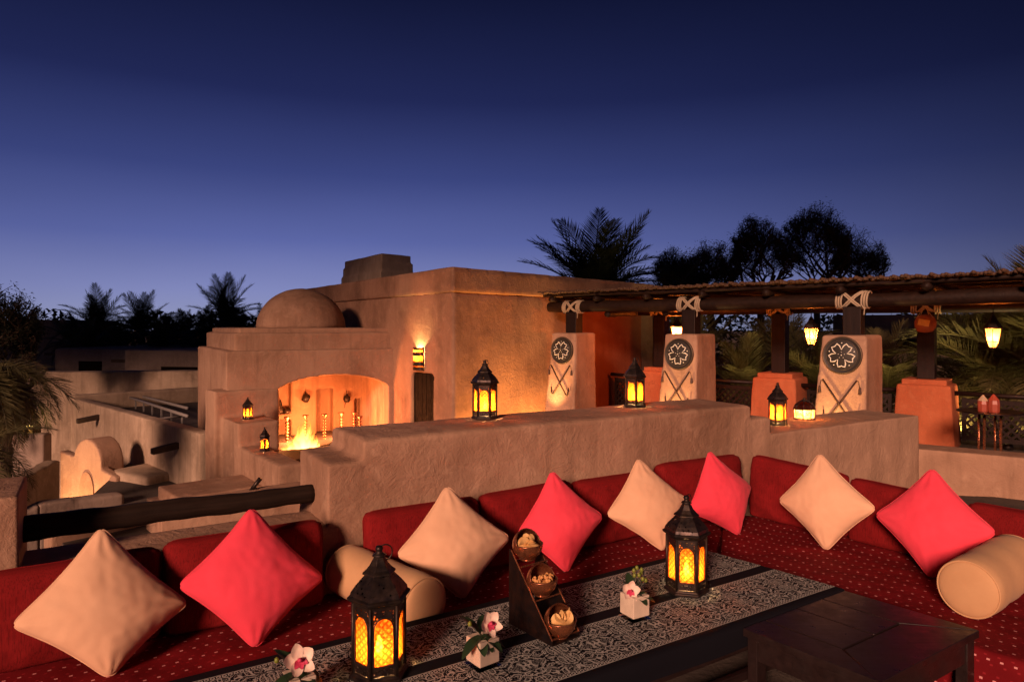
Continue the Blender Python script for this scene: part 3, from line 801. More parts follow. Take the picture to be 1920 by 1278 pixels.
def bowl(px, py, d, r, label, kind, seed):
    c = Dp(px, py, d)
    ex = sx.normalized()
    rnd = random.Random(seed)
    mw = frame(c, ex)
    t = thing('snack_bowl', label, 'bowl', mw, 'copper snack bowls')
    # spherical shell, opened at the front (+x) and up
    vv, ff, keep = [], [], {}
    nu, nv = 40, 26
    for sgn, rad in ((1, r), (-1, r*.965)):
        for i in range(nv+1):
            th = math.pi*i/nv
            for j in range(nu):
                ph = 2*math.pi*j/nu
                p = Vector((rad*math.sin(th)*math.cos(ph), rad*math.sin(th)*math.sin(ph), -rad*math.cos(th)))
                vv.append(p)
        base = 0 if sgn == 1 else (nv+1)*nu
        for i in range(nv):
            for j in range(nu):
                q = [base+i*nu+j, base+i*nu+(j+1) % nu, base+(i+1)*nu+(j+1) % nu, base+(i+1)*nu+j]
                cc = sum((vv[k] for k in q), Vector())/4
                if cc.z > r*.08 and cc.x*1.0+cc.z*.55 > r*.16: continue
                ff.append(tuple(q if sgn == 1 else q[::-1]))
    MB().add(vv, ff).build('shell', M_COPPER, t, None, True)
    # rim round the opening
    rim = []
    zz = r*.08
    k1 = [i for i in range(25)]
    x0 = (r*.16-zz*.55)
    a0 = math.acos(max(-1, min(1, x0/math.sqrt(r*r-zz*zz))))
    for i in range(25):
        a_ = -a0+2*a0*i/24; q = math.sqrt(r*r-zz*zz); rim.append((q*math.cos(a_), q*math.sin(a_), zz))
    nrm = Vector((1, 0, .55)).normalized(); dpl = r*.16/math.sqrt(1+.55**2); rc = math.sqrt(r*r-dpl*dpl)
    e1v = Vector((0, 1, 0)); e2v = nrm.cross(e1v)
    arc = [nrm*dpl+e1v*rc*math.cos(q)+e2v*rc*math.sin(q) for q in [2*math.pi*i/48 for i in range(49)]]
    arc = [p for p in arc if p.z > zz-.002]
    arc.sort(key=lambda p: math.atan2(p.y, p.z-zz-.0))
    MB().tube(rim, .0028, 6).build('rim', M_SILVER, t, None, True)
    MB().tube(arc, .0028, 6).build('rim', M_SILVER, t, None, True)
    MB().lathe([(r*.45, -r*1.0), (r*.52, -r*.93), (r*.52, -r*.88), (r*.4, -r*.86)], 24).build('foot', M_COPPER, t, None, True)
    MB().lathe([(r*.94, -.0), (r*.6, r*.10), (.0, r*.16)], 20, (0, 0, -r*.12)).build('filling', M_NUT if kind == 'nut' else M_CHIP, t, None, True)
    if kind == 'chip':
        for i in range(8):
            a_ = rnd.uniform(-1.6, 1.6); rr_ = rnd.uniform(0, r*.55)
            R1 = rnd.uniform(.016, .023); cv = rnd.uniform(10, 22)
            g_ = MB(); vv2 = []; ff2 = []
            for ring in range(4):
                for j in range(14):
                    q = 2*math.pi*j/14; x_, y_ = R1*ring/3*math.cos(q)*1.25, R1*ring/3*math.sin(q)
                    vv2.append((x_, y_, cv*(x_*x_-.5*y_*y_)+.0015*math.sin(3*q)*ring/3))
            for ring in range(3):
                for j in range(14):
                    ff2.append((ring*14+j, ring*14+(j+1) % 14, (ring+1)*14+(j+1) % 14, (ring+1)*14+j))
            mwc = mw @ Matrix.Translation((rr_*math.cos(a_), rr_*math.sin(a_), r*.10+rnd.uniform(0, .012))) @ Matrix.Rotation(rnd.uniform(0, 6.3), 4, 'Z') @ Matrix.Rotation(rnd.uniform(.4, 1.3), 4, 'Y')
            o = g_.add(vv2, ff2).build('crisp', M_CHIP, None, mwc, True)
            tag(o, ('pale golden crisp heaped in the topmost bowl' if seed == 1 else 'golden crisp heaped in the lowest bowl of the stand'), 'crisp', 'crisps in the top bowl' if seed == 1 else 'crisps in the lowest bowl')
    else:
        mm = MB()
        for i in range(46):
            a_ = rnd.uniform(-2, 2); rr_ = r*.78*math.sqrt(rnd.random()); s_2 = rnd.uniform(.0055, .0085)
            mm.lathe([(0, -s_2), (s_2*.8, -s_2*.5), (s_2, 0), (s_2*.8, s_2*.5), (0, s_2)], 6, (rr_*math.cos(a_), rr_*math.sin(a_), r*.03+(r*.16)*(1-rr_/r)+rnd.uniform(0, .007)), rnd.random()*3)
        o = mm.build('nuts', M_NUT, None, mw, True); tag(o, 'heap of roasted nuts in the middle copper bowl', 'nuts', None, 'stuff')
    return t
bowl(989, 1020, 2.63, .0585, 'topmost open copper bowl of pale crisps on the snack stand', 'chip', 1)
bowl(1016, 1086, 2.575, .0585, 'middle open copper bowl of roasted nuts on the snack stand', 'nut', 2)
bowl(1050, 1163, 2.51, .0595, 'lowest open copper bowl of golden crisps on the snack stand', 'chip', 3)

# ------------------------------------------------------------------ cube vases with orchids
def petal_mesh(L, W, cup, pts=1.0):
    vv, ff = [], []
    n1, n2 = 8, 6
    for i in range(n1+1):
        s = i/n1
        w = W*math.sin(math.pi*min(1, s*.86+.1))**.8*(1-.15*s)
        if i == n1: w = W*.10*pts
        for j in range(n2+1):
            b = -1+2*j/n2
            vv.append((L*s, w*b, cup*(s*s)*L-.25*W*(1-b*b)*math.sin(math.pi*s)+.04*W*math.sin(s*9+b*4)))
    for i in range(n1):
        for j in range(n2):
            ff.append((i*(n2+1)+j, (i+1)*(n2+1)+j, (i+1)*(n2+1)+j+1, i*(n2+1)+j+1))
    return vv, ff
_pm = {}
def petal_obj(parent, mw, L, W, cup, mat, name='petal'):
    k = (L, W, cup, mat.name)
    if k not in _pm: _pm[k] = MB().add(*petal_mesh(L, W, cup)).mesh(name, True)
    return link(_pm[k], name, mat, parent, mw)
def orchid(parent, c, face, roll, s):
    q = Vector(face).normalized().to_track_quat('Z', 'Y').to_matrix().to_4x4()
    e = bpy.data.objects.new('orchid', None); COL.objects.link(e); e.parent = parent; e.empty_display_size = .02
    e.matrix_basis = Matrix.Translation(c) @ q @ Matrix.Rotation(roll, 4, 'Z') @ Matrix.Scale(s, 4)
    for k in range(5):
        a_ = k*2*math.pi/5+math.pi/2
        big = k in (1, 4)
        petal_obj(e, Matrix.Rotation(a_, 4, 'Z') @ Matrix.Rotation(R(-12 if k % 2 else -20), 4, 'Y') @ Matrix.Translation((.003, 0, 0)), .041 if not big else .038, .0165 if not big else .0195, .15, M_PETAL)
    lp = MB()
    for k in range(3):
        vv, ff = petal_mesh(.020, .009, -.6)
        mt = Matrix.Rotation(R(-90+(k-1)*48), 4, 'Z') @ Matrix.Rotation(R(-50), 4, 'Y')
        lp.add([mt @ Vector(v) for v in vv], ff)
    lp.lathe([(0, .018), (.005, .016), (.006, .008), (.003, 0)], 8)
    lp.build('lip', M_PETALC, e, None, True)
def leaf_obj(parent, base, direc, L, W, name='leaf', droop=-.5):
    d = Vector(direc).normalized()
    q = d.to_track_quat('X', 'Z').to_matrix().to_4x4()
    return petal_obj(parent, Matrix.Translation(base) @ q, L, W, droop, M_LEAFD, name)
def vase(px, py, rz, label, orch, leaves, berries, s=.092, h=.098):
    p = G(px, py, TZ+.006)
    t = thing('flower_vase', label, 'vase', Matrix.Translation(p) @ Matrix.Rotation(rz, 4, 'Z'), 'glass cube vases with orchids')
    a = s/2
    ls = .003
    gl = MB()
    for (x0, x1, y0, y1) in ((-a, a, -a, -a+ls), (-a, a, a-ls, a), (-a, -a+ls, -a+ls, a-ls), (a-ls, a, -a+ls, a-ls)): gl.box(x0, x1, y0, y1, .008, h)
    gl.box(-a, a, -a, a, 0, .008)
    gl.build('glass', M_GLASS, t)
    MB().box(-a+.005, a-.005, -a+.005, a-.005, .011, h-.006).build('filler', M_WHITEP, t, None, False, .003)
    up_ = Vector((0, 0, h-.084))
    for c, f, r_, s2 in orch: orchid(t, Vector(c)+up_, f, r_, s2)
    for b, d, L, W in leaves: leaf_obj(t, Vector(b)+up_, d, L, W)
    for (bx, by, bz) in berries:
        bz += h-.084
        st_ = MB().tube([(0.01, .0, h-.01), (bx*.6, by*.6, h+(bz-h)*.5), (bx, by, bz)], .0012, 5).build('stem', M_LEAFD, t)
        MB().lathe([(0, -.009), (.006, -.006), (.0075, 0), (.006, .006), (.002, .0095), (0, .010)], 10, (bx, by, bz)).build('berry', M_BERRY, st_, None, True)
    return t
cd_ = lambda p: (-p.x, -p.y, .9)
LV1 = [((-.01, .0, .084), (-.8, -.3, .1), .10, .022), ((0, .01, .084), (-.35, .3, 1.0), .085, .024), ((.0, -.02, .084), (.5, -.9, -.15), .065, .025),
       ((.01, -.01, .084), (.95, -.5, -.2), .07, .027), ((0, .0, .085), (.1, -1, -.25), .06, .022), ((.01, .02, .085), (.4, .5, .7), .07, .02), ((-.02, -.01, .084), (-.3, -1, -.2), .06, .022)]
vase(905, 1243, R(38), 'glass cube vase of orchids with long dark leaves beside the snack stand', [((.012, -.020, .124), (.05, -1, .42), R(24), 1.12)], LV1, [(-.045, .012, .128)])
vase(1190, 1155, R(30), 'glass cube vase of orchids topped by green berries beside the table lantern', [((-.035, -.015, .100), (-.35, -1, .3), R(-12), .98), ((.050, .03, .118), (.5, -.2, .8), R(40), .9)],
     [((.0, -.01, .084), (.7, -.8, .1), .07, .026), ((.01, 0, .084), (1, .1, .25), .07, .02), ((0, -.01, .084), (.2, -1, -.15), .055, .024), ((.0, .02, .085), (.2, .4, .9), .07, .02), ((0, 0, .085), (-.4, .2, .9), .06, .02)],
     [(-.004, .0, .168), (.018, .008, .172), (.032, -.004, .166), (.012, -.012, .150), (.036, .004, .150), (-.008, -.008, .152), (.024, -.02, .136), (.046, -.012, .124)])
vase(560, 1318, R(35), 'glass cube vase of orchids beside the big table lantern with its foot out of sight', [((-.004, -.016, .124), (-.1, -1, .55), R(12), 1.22)], LV1, [(-.06, .02, .126)])

# ------------------------------------------------------------------ arched fire pavilion
PA = Dp(424, 612, 11.0); PA.z = 0
mwP = frame(PA, U)
pav = thing('domed_pavilion', 'earth plaster pavilion with shallow dome and wide arched fire alcove', 'pavilion', mwP)
W3 = 3.0
m = MB()
sp_z, rise, hx0, hx1 = .25, .35, .78, 2.77
xc, hw_ = (hx0+hx1)/2, (hx1-hx0)/2
def archz(x): return sp_z+rise*math.sqrt(max(0, 1-((x-xc)/hw_)**2*.88))-.0
NB = 28
m.box(0, hx0, 0, .30, -1.6, 1.055).box(hx1, W3, 0, .30, -1.6, 1.055)
for i in range(NB):
    xa, xb = hx0+(hx1-hx0)*i/NB, hx0+(hx1-hx0)*(i+1)/NB
    za, zb = archz(xa), archz(xb)
    m.prism([(xa-.002, 0), (xb+.002, 0), (xb+.002, .30), (xa-.002, .30)], [za, zb, zb, za], 1.055)
m.box(0, .32, .2, 3.4, -2.6, 1.055)                 # left flank
m.box(hx1+.02, W3+.5, .2, 2.2, -1.6, 1.055)         # right inner wall
m.box(.2, W3+.3, .1, 3.4, .80, 1.055)               # ceiling
m.box(hx0-.3, hx1+.2, 0, .30, -1.6, -.80)
front = m.build('wall', M_PAV, pav); adobe(front, .028, 4, .02, .5)
t2 = MB().box(.15, W3+.02, .14, 3.3, 1.0, 1.345).build('roof_tier', M_PAV, pav); adobe(t2, .03, 3, .015, .5)
t3 = MB().box(.24, W3+.0, .26, 3.2, 1.30, 1.43).build('roof_tier', M_PAV, pav); adobe(t3, .03, 3, .012, .5)
dm = MB().lathe([(.83*math.cos(q), .76*math.sin(q)) for q in [math.pi/2*i/18 for i in range(19)]], 48, (1.62, 1.6, 1.42)).build('dome', M_PAV, pav, None, True)
dd = dm.modifiers.new('wave', 'DISPLACE'); dd.texture = cloudtex(.5); dd.strength = .03; dd.texture_coords = 'GLOBAL'
# back wall of the alcove, with niches cut back
bo = PA+N*1.5
def tx(px): return t_on(bo, U, px)
def tz(px, py): d = bo.y+U.y*tx(px); return HC-(py-HOR)/F*d
xs = [.3, tx(521), tx(546), tx(594), tx(625), tx(665), tx(680), hx1+.1]
zlo, zhi = -1.0, .85
bk = MB()
def cell(x0, x1, z0, z1): bk.box(x0, x1, 1.5, 1.9, z0, z1)
cell(xs[0]-.2, xs[1], zlo, zhi); cell(xs[2], xs[3], zlo, zhi); cell(xs[4], xs[5], zlo, zhi); cell(xs[6], xs[7], zlo, zhi)
zA = tz(610, 727); zB = tz(672, 747); zs1, zs2 = tz(533, 776), tz(533, 786)
cell(xs[3]-.01, xs[4]+.01, zA, zhi); cell(xs[5]-.01, xs[6]+.01, zB, zhi); cell(xs[1]-.01, xs[2]+.01, zs2, zs1); cell(xs[1]-.01, xs[2]+.01, tz(533, 705), zhi)
cell(xs[3]-.01, xs[4]+.01, zlo, -.75)
bk.box(xs[0]-.2, xs[7], 1.72, 1.95, zlo, zhi)
bk = bk.build('back_wall', M_PAV, pav); adobe(bk, .022, 2, .012, .4)
MB().box(.3, hx1+.05, .05, 1.8, -.95, -.71).build('alcove_floor', M_RED, pav)
# stepped wing wall coming forward from its left corner
SW = Dp(416, 612, 10.85); SW.z = 0
mwW = frame(SW, V)
ww = MB().box(-.55, .02, -.12, .92, -2.6, .42).box(-.2, .86, 0, .62, -2.6, .0).box(.6, 2.62, 0, .36, -2.6, -.34)
ww = ww.build('stepped_wing_wall', M_PAV, None, mwW); adobe(ww, .028, 4, .02, .4)
tag(ww, 'stepped plaster wing wall descending from the pavilion with two small lanterns', 'wall')
SMG = 'small lanterns on the wing wall steps'
dup(lan, lantern_mw(SW+V*.40+M*.28+Vector((0, 0, .004)), R(20), .80), 'small candle lantern on the upper step of the wing wall')
dup(lan, lantern_mw(SW+V*1.45+M*.20+Vector((0, 0, -.336)), R(50), .80), 'small candle lantern on the lower step of the wing wall beside the fire')

# fire
def fire_mat():
    m, n, l, bs = new_mat('fire'); n.remove(bs)
    tcn = n.new('ShaderNodeTexCoord'); sp = n.new('ShaderNodeSeparateXYZ'); l.new(tcn.outputs['Generated'], sp.inputs[0])
    cr = n.new('ShaderNodeValToRGB'); l.new(sp.outputs['Z'], cr.inputs[0])
    cr.color_ramp.elements[0].color = (1, .52, .14, 1); cr.color_ramp.elements[1].color = (1, .20, .02, 1); cr.color_ramp.elements[1].position = .8
    em = n.new('ShaderNodeEmission'); l.new(cr.outputs[0], em.inputs[0]); l.new(maprange(n, l, sp.outputs['Z'], 0, 1, 8, 1.6), em.inputs[1])
    lw = n.new('ShaderNodeLayerWeight'); lw.inputs[0].default_value = .4
    op = math_n(n, l, 'MULTIPLY', maprange(n, l, sp.outputs['Z'], .15, 1, .8, .12), math_n(n, l, 'SUBTRACT', 1., lw.outputs['Facing']))
    tr = n.new('ShaderNodeBsdfTransparent'); mx = n.new('ShaderNodeMixShader')
    l.new(op, mx.inputs[0]); l.new(tr.outputs[0], mx.inputs[1]); l.new(em.outputs[0], mx.inputs[2])
    l.new(mx.outputs[0], n['Material Output'].inputs['Surface']); return m
M_FIRE = fire_mat()
fo = G(588, 849, -.71)+N*.12
fp = thing('fire', 'open fire burning in a long trough at the mouth of the alcove', 'fire', frame(Vector((fo.x, fo.y, -.71)), U))
MB().box(-.62, .62, -.16, .16, 0, .05).build('trough', M_IRON, fp, None, False, .01)
rnd = random.Random(5)
for i in range(9):
    x = -.5+i*.125
    MB().tube([(x-.1, -.06+rnd.uniform(-.05, .05), .06), (x+.12, .05+rnd.uniform(-.05, .05), .08+rnd.uniform(0, .03))], .022, 7).build('burning_log', M_LOG, fp, None, True)
for i in range(54):
    x = rnd.gauss(-.16, .15); x = max(-.5, min(.3, x)); h = (.40*math.exp(-((x+.14)/.18)**2)+.13)*rnd.uniform(.45, 1.2); r0 = rnd.uniform(.03, .075)
    sw = rnd.uniform(-.07, .09); ph = rnd.uniform(0, 6)
    pts, rd = [], []
    for k in range(10):
        s = k/9
        pts.append((x+sw*s*s+.05*math.sin(ph+s*6)*s, rnd.uniform(-.002, .002)+(.09*math.sin(i*2.4))*(1-s*.5), .03+h*s))
        rd.append(r0*(math.sin(math.pi*min(1, .22+.78*s))**.8*(1-s*.75)+.002))
    MB().tube(pts, rd, 8, False).build('flame', M_FIRE, fp, None, True)
point_light('fire_light', fp, (-.1, .55, .34), 165., (1.0, .30, .085), .14)
point_light('fire_light', fp, (.75, .60, .30), 105., (1.0, .28, .08), .12)

# candlesticks inside the alcove
CSG = 'turned copper candlesticks in the alcove'
prof = [(.055, 0), (.058, .012), (.03, .03), (.016, .05)]
z = .05
for k in range(7):
    prof += [(.013, z), (.030, z+.018), (.034, z+.028), (.026, z+.042), (.012, z+.052)]; z += .056
prof += [(.014, z), (.03, z+.03), (.05, z+.06), (.056, z+.078), (.050, z+.078), (.0, z+.05)]
cs_me = MB().lathe(prof, 16).mesh('candlestick', True); cs_me.materials.append(M_SILVER)
for i, (px, d, sc, lab) in enumerate(((538, 12.25, 1, 'turned copper candlestick in front of the shelf niche'), (573, 12.45, 1, 'turned copper candlestick rising behind the highest flames'), (608, 12.6, 1, 'turned copper candlestick in front of the tall middle niche'),
                                 (640, 12.85, 1, 'turned copper candlestick below the hanging dark pot'), (664, 13.0, .97, 'turned copper candlestick beside the small niche'), (675, 12.8, .88, 'shortest copper candlestick in front of the small niche'))):
    p = Dp(px, 612, d)
    o = link(cs_me, 'candlestick', None, None, Matrix.Translation((p.x, p.y, -.71)) @ Matrix.Scale(sc*1.05, 4)); tag(o, lab, 'candlestick', CSG)
# hanging pots on the back wall
def hang_pot(px, py, lab, kind):
    p = bo+U*tx(px)-N*.08; p.z = tz(px, py)
    t = thing('hanging_pot', lab, 'pot', frame(p, U))
    if kind:
        MB().lathe([(.02, -.07), (.075, -.06), (.09, 0), (.075, .05), (.05, .06)], 16).build('body', M_IRON, t, Matrix.Rotation(R(-65), 4, 'Y') @ Matrix.Scale(1.0, 4), True)
    else:
        MB().lathe([(.0, -.06), (.05, -.05), (.075, .0), (.06, .06), (.03, .09), (.015, .11)], 14).build('body', M_IRON, t, None, True)
        MB().tube([(-.02, 0, -.05), (-.04, 0, -.1), (-.05, 0, -.16)], .006, 5).build('spout', M_IRON, t)
    MB().tube([(0, 0, .03), (0, .04, .17)], .006, 5).build('hook', M_IRON, t)
hang_pot(571, 745, 'dark iron pan hung on the alcove wall above the flames', 1)
hang_pot(648, 748, 'dark leather water pot hung on the alcove wall between niches', 0)
p = bo+U*(xs[1]+.07)+N*.12; p.z = zs1-.004
o = MB().lathe([(.06, 0), (.075, .04), (.06, .12), (.03, .16), (.04, .2), (.02, .24), (0, .28)], 14).build('niche_jar', M_IRON, None, Matrix.Translation(p), True); tag(o, 'dark lidded jar standing in the shelf niche', 'jar')
p = bo+U*(xs[1]+.19)+N*.10; p.z = zs1-.004
o = MB().lathe([(.08, 0), (.09, .03), (.075, .09), (.05, .1), (0, .1)], 14).build('niche_bowl', M_IRON, None, Matrix.Translation(p), True); tag(o, 'squat dark bowl beside the lidded jar in the niche', 'bowl')
# dark plant pot at the mouth of the fire
p = G(525, 850, -.71)

# ------------------------------------------------------------------ terracotta building
T0 = Vector((-.912, 10.6, 0)); TL = Vector((-.553, .833, 0)).normalized(); TR = Vector((.664, .748, 0)).normalized()
tw = thing('plaster_building', 'tall earth plaster building with cornice band and dark doorway', 'building')
ZTOP, ZB = 2.38, 2.0
def pl(s, off): return T0+TL*s+TR*off
def quadp(a_, b_, c_, d_): return [(q.x, q.y) for q in (a_, b_, c_, d_)]
m = MB()
th = .5
s0, s1 = .67, 1.50
m.prism(quadp(pl(-.0, 0), pl(s0, 0), pl(s0, th), pl(-.0, th)), -1.6, ZB)
m.prism(quadp(pl(s1, 0), pl(8, 0), pl(8, th), pl(s1, th)), -1.6, ZB)
m.prism(quadp(pl(s0-.05, 0), pl(s1+.05, 0), pl(s1+.05, th), pl(s0-.05, th)), .66, ZB)
RL = 6.1
m.prism(quadp(T0, T0+TR*RL, T0+TR*RL+TL*.5, T0+TL*.5), -1.6, ZB)
m.prism(quadp(T0+TR*(RL-.5), T0+TR*RL, T0+TR*RL+TL*7, T0+TR*(RL-.5)+TL*7), -1.6, ZB)
body = m.build('wall', M_TOWER, tw); adobe(body, .04, 3, .03, .6)
nl = Vector((TL.y, -TL.x, 0)); nr = Vector((TR.y, -TR.x, 0))
if nl.y > 0: nl = -nl
if nr.y > 0: nr = -nr
e = .045
co = T0+(nl+nr)*e*1.2
m = MB()
m.prism(quadp(co, co+TL*8, co+TL*8+TR*.55, co+TR*.55), ZB-.02, ZTOP)
m.prism(quadp(co, co+TR*(RL+.05), co+TR*(RL+.05)+TL*.55, co+TL*.55), ZB-.02, ZTOP)
m.prism(quadp(co+TR*(RL-.5), co+TR*(RL+.05), co+TR*(RL+.05)+TL*7, co+TR*(RL-.5)+TL*7), ZB-.02, ZTOP-.03)
crn = m.build('cornice', M_TOWER, tw); adobe(crn, .035, 3, .02, .6)
MB().prism(quadp(T0+TL*.3+TR*.3, T0+TR*(RL-.3)+TL*.3, T0+TR*(RL-.3)+TL*7, T0+TL*7+TR*.3), 1.9, 2.05).build('roof_slab', M_OLD, tw)
dpl_ = pl(s0, .10)
mwD = frame(Vector((dpl_.x, dpl_.y, 0)), TL)
dr = MB()
dr_o = MB().box(0, s1-s0, -.03, .03, -1.3, .66).build('door', M_DOOR, tw, mwD)
for i in range(5):
    w5 = (s1-s0)/5
    MB().box(i*w5+.006, (i+1)*w5-.006, -.045, -.025, -1.3, .655).build('plank', M_DOOR, dr_o, None, False, .003)
    MB().box(i*w5+.006, (i+1)*w5-.006, .025, .045, -1.3, .655).build('plank', M_DOOR, dr_o, None, False, .003)
MB().lathe([(.02, 0), (.03, .03), (0, .04)], 10, (.1, .05, -.3)).build('handle', M_IRON, dr_o)
MB().prism(quadp(T0+TR*t_on(T0, TR, 1064)+nr*.035, T0+TR*t_on(T0, TR, 1200)+nr*.035, T0+TR*t_on(T0, TR, 1200)+TL*.1, T0+TR*t_on(T0, TR, 1064)+TL*.1), -1.4, 1.80).build('red_glow_panel', M_RED, tw, None, False, .02)  # red lantern glow under the pergola, put into the colour of an added panel
# stepped roof turret
cc = Vector((-2.77, 14.5, 0))
tur = MB()
for z0, z1, g_ in ((1.9, 2.62, .07), (2.58, 2.83, .035), (2.80, 3.01, 0.)):
    a_ = cc+(nl+nr)*g_
    tur.prism(quadp(a_, a_+TL*(2.27+g_*2), a_+TL*(2.27+g_*2)+TR*(.81+g_*2), a_+TR*(.81+g_*2)), z0, z1)
tur = tur.build('roof_turret', M_OLD, tw); adobe(tur, .025, 2, .015, .5)

# wall sconce above the door
ps = T0+TL*1.15+nl*.005; ps.z = .905
sc_ = thing('wall_sconce', 'curved banded wall lamp glowing above the dark doorway', 'wall lamp', frame(ps, TL))
# local: x along wall away, +y is into ... choose outward = -nl side
loc_out = frame(ps, TL).to_3x3().inverted() @ nl
oy = 1 if loc_out.y > 0 else -1
def half(r, z0, z1, mat, name, par=sc_):
    vv, ff = [], []
    k = 16
    for z in (z0, z1):
        for rr_ in (r, r-.006):
            vv += [(rr_*math.cos(math.pi*i/k), oy*(.012+rr_*.75*math.sin(math.pi*i/k)), z) for i in range(k+1)]
    q = k+1
    for i in range(k):
        ff += [(i, i+1, 2*q+i+1, 2*q+i), (q+i, 3*q+i, 3*q+i+1, q+i+1), (2*q+i, 2*q+i+1, 3*q+i+1, 3*q+i), (i, q+i, q+i+1, i+1)]
    return MB().add(vv, ff).build(name, mat, par)
half(.142, -.19, -.135, M_PIERCE, 'pierced_band'); half(.142, .155, .19, M_PIERCE, 'pierced_band')
half(.144, -.115, -.045, M_IRON, 'dark_band'); half(.144, .055, .115, M_IRON, 'dark_band')
half(.138, -.185, .185, M_WARMGLASS, 'glass_shade')
for x in (-.142, .142): MB().box(x-.006, x+.006, min(0, oy*.02), max(0, oy*.02), -.195, .195).build('edge_strip', M_IRON, sc_)
bl = MB().lathe([(0, -.05), (.03, -.03), (.035, 0), (.02, .04), (0, .05)], 12, (0, oy*.06, 0)).build('bulb', emit('lamp bulb', (1, .72, .35), 40), sc_, None, True)
point_light('sconce_light', sc_, (0, oy*.06, .09), 42., (1.0, .66, .26), .03)

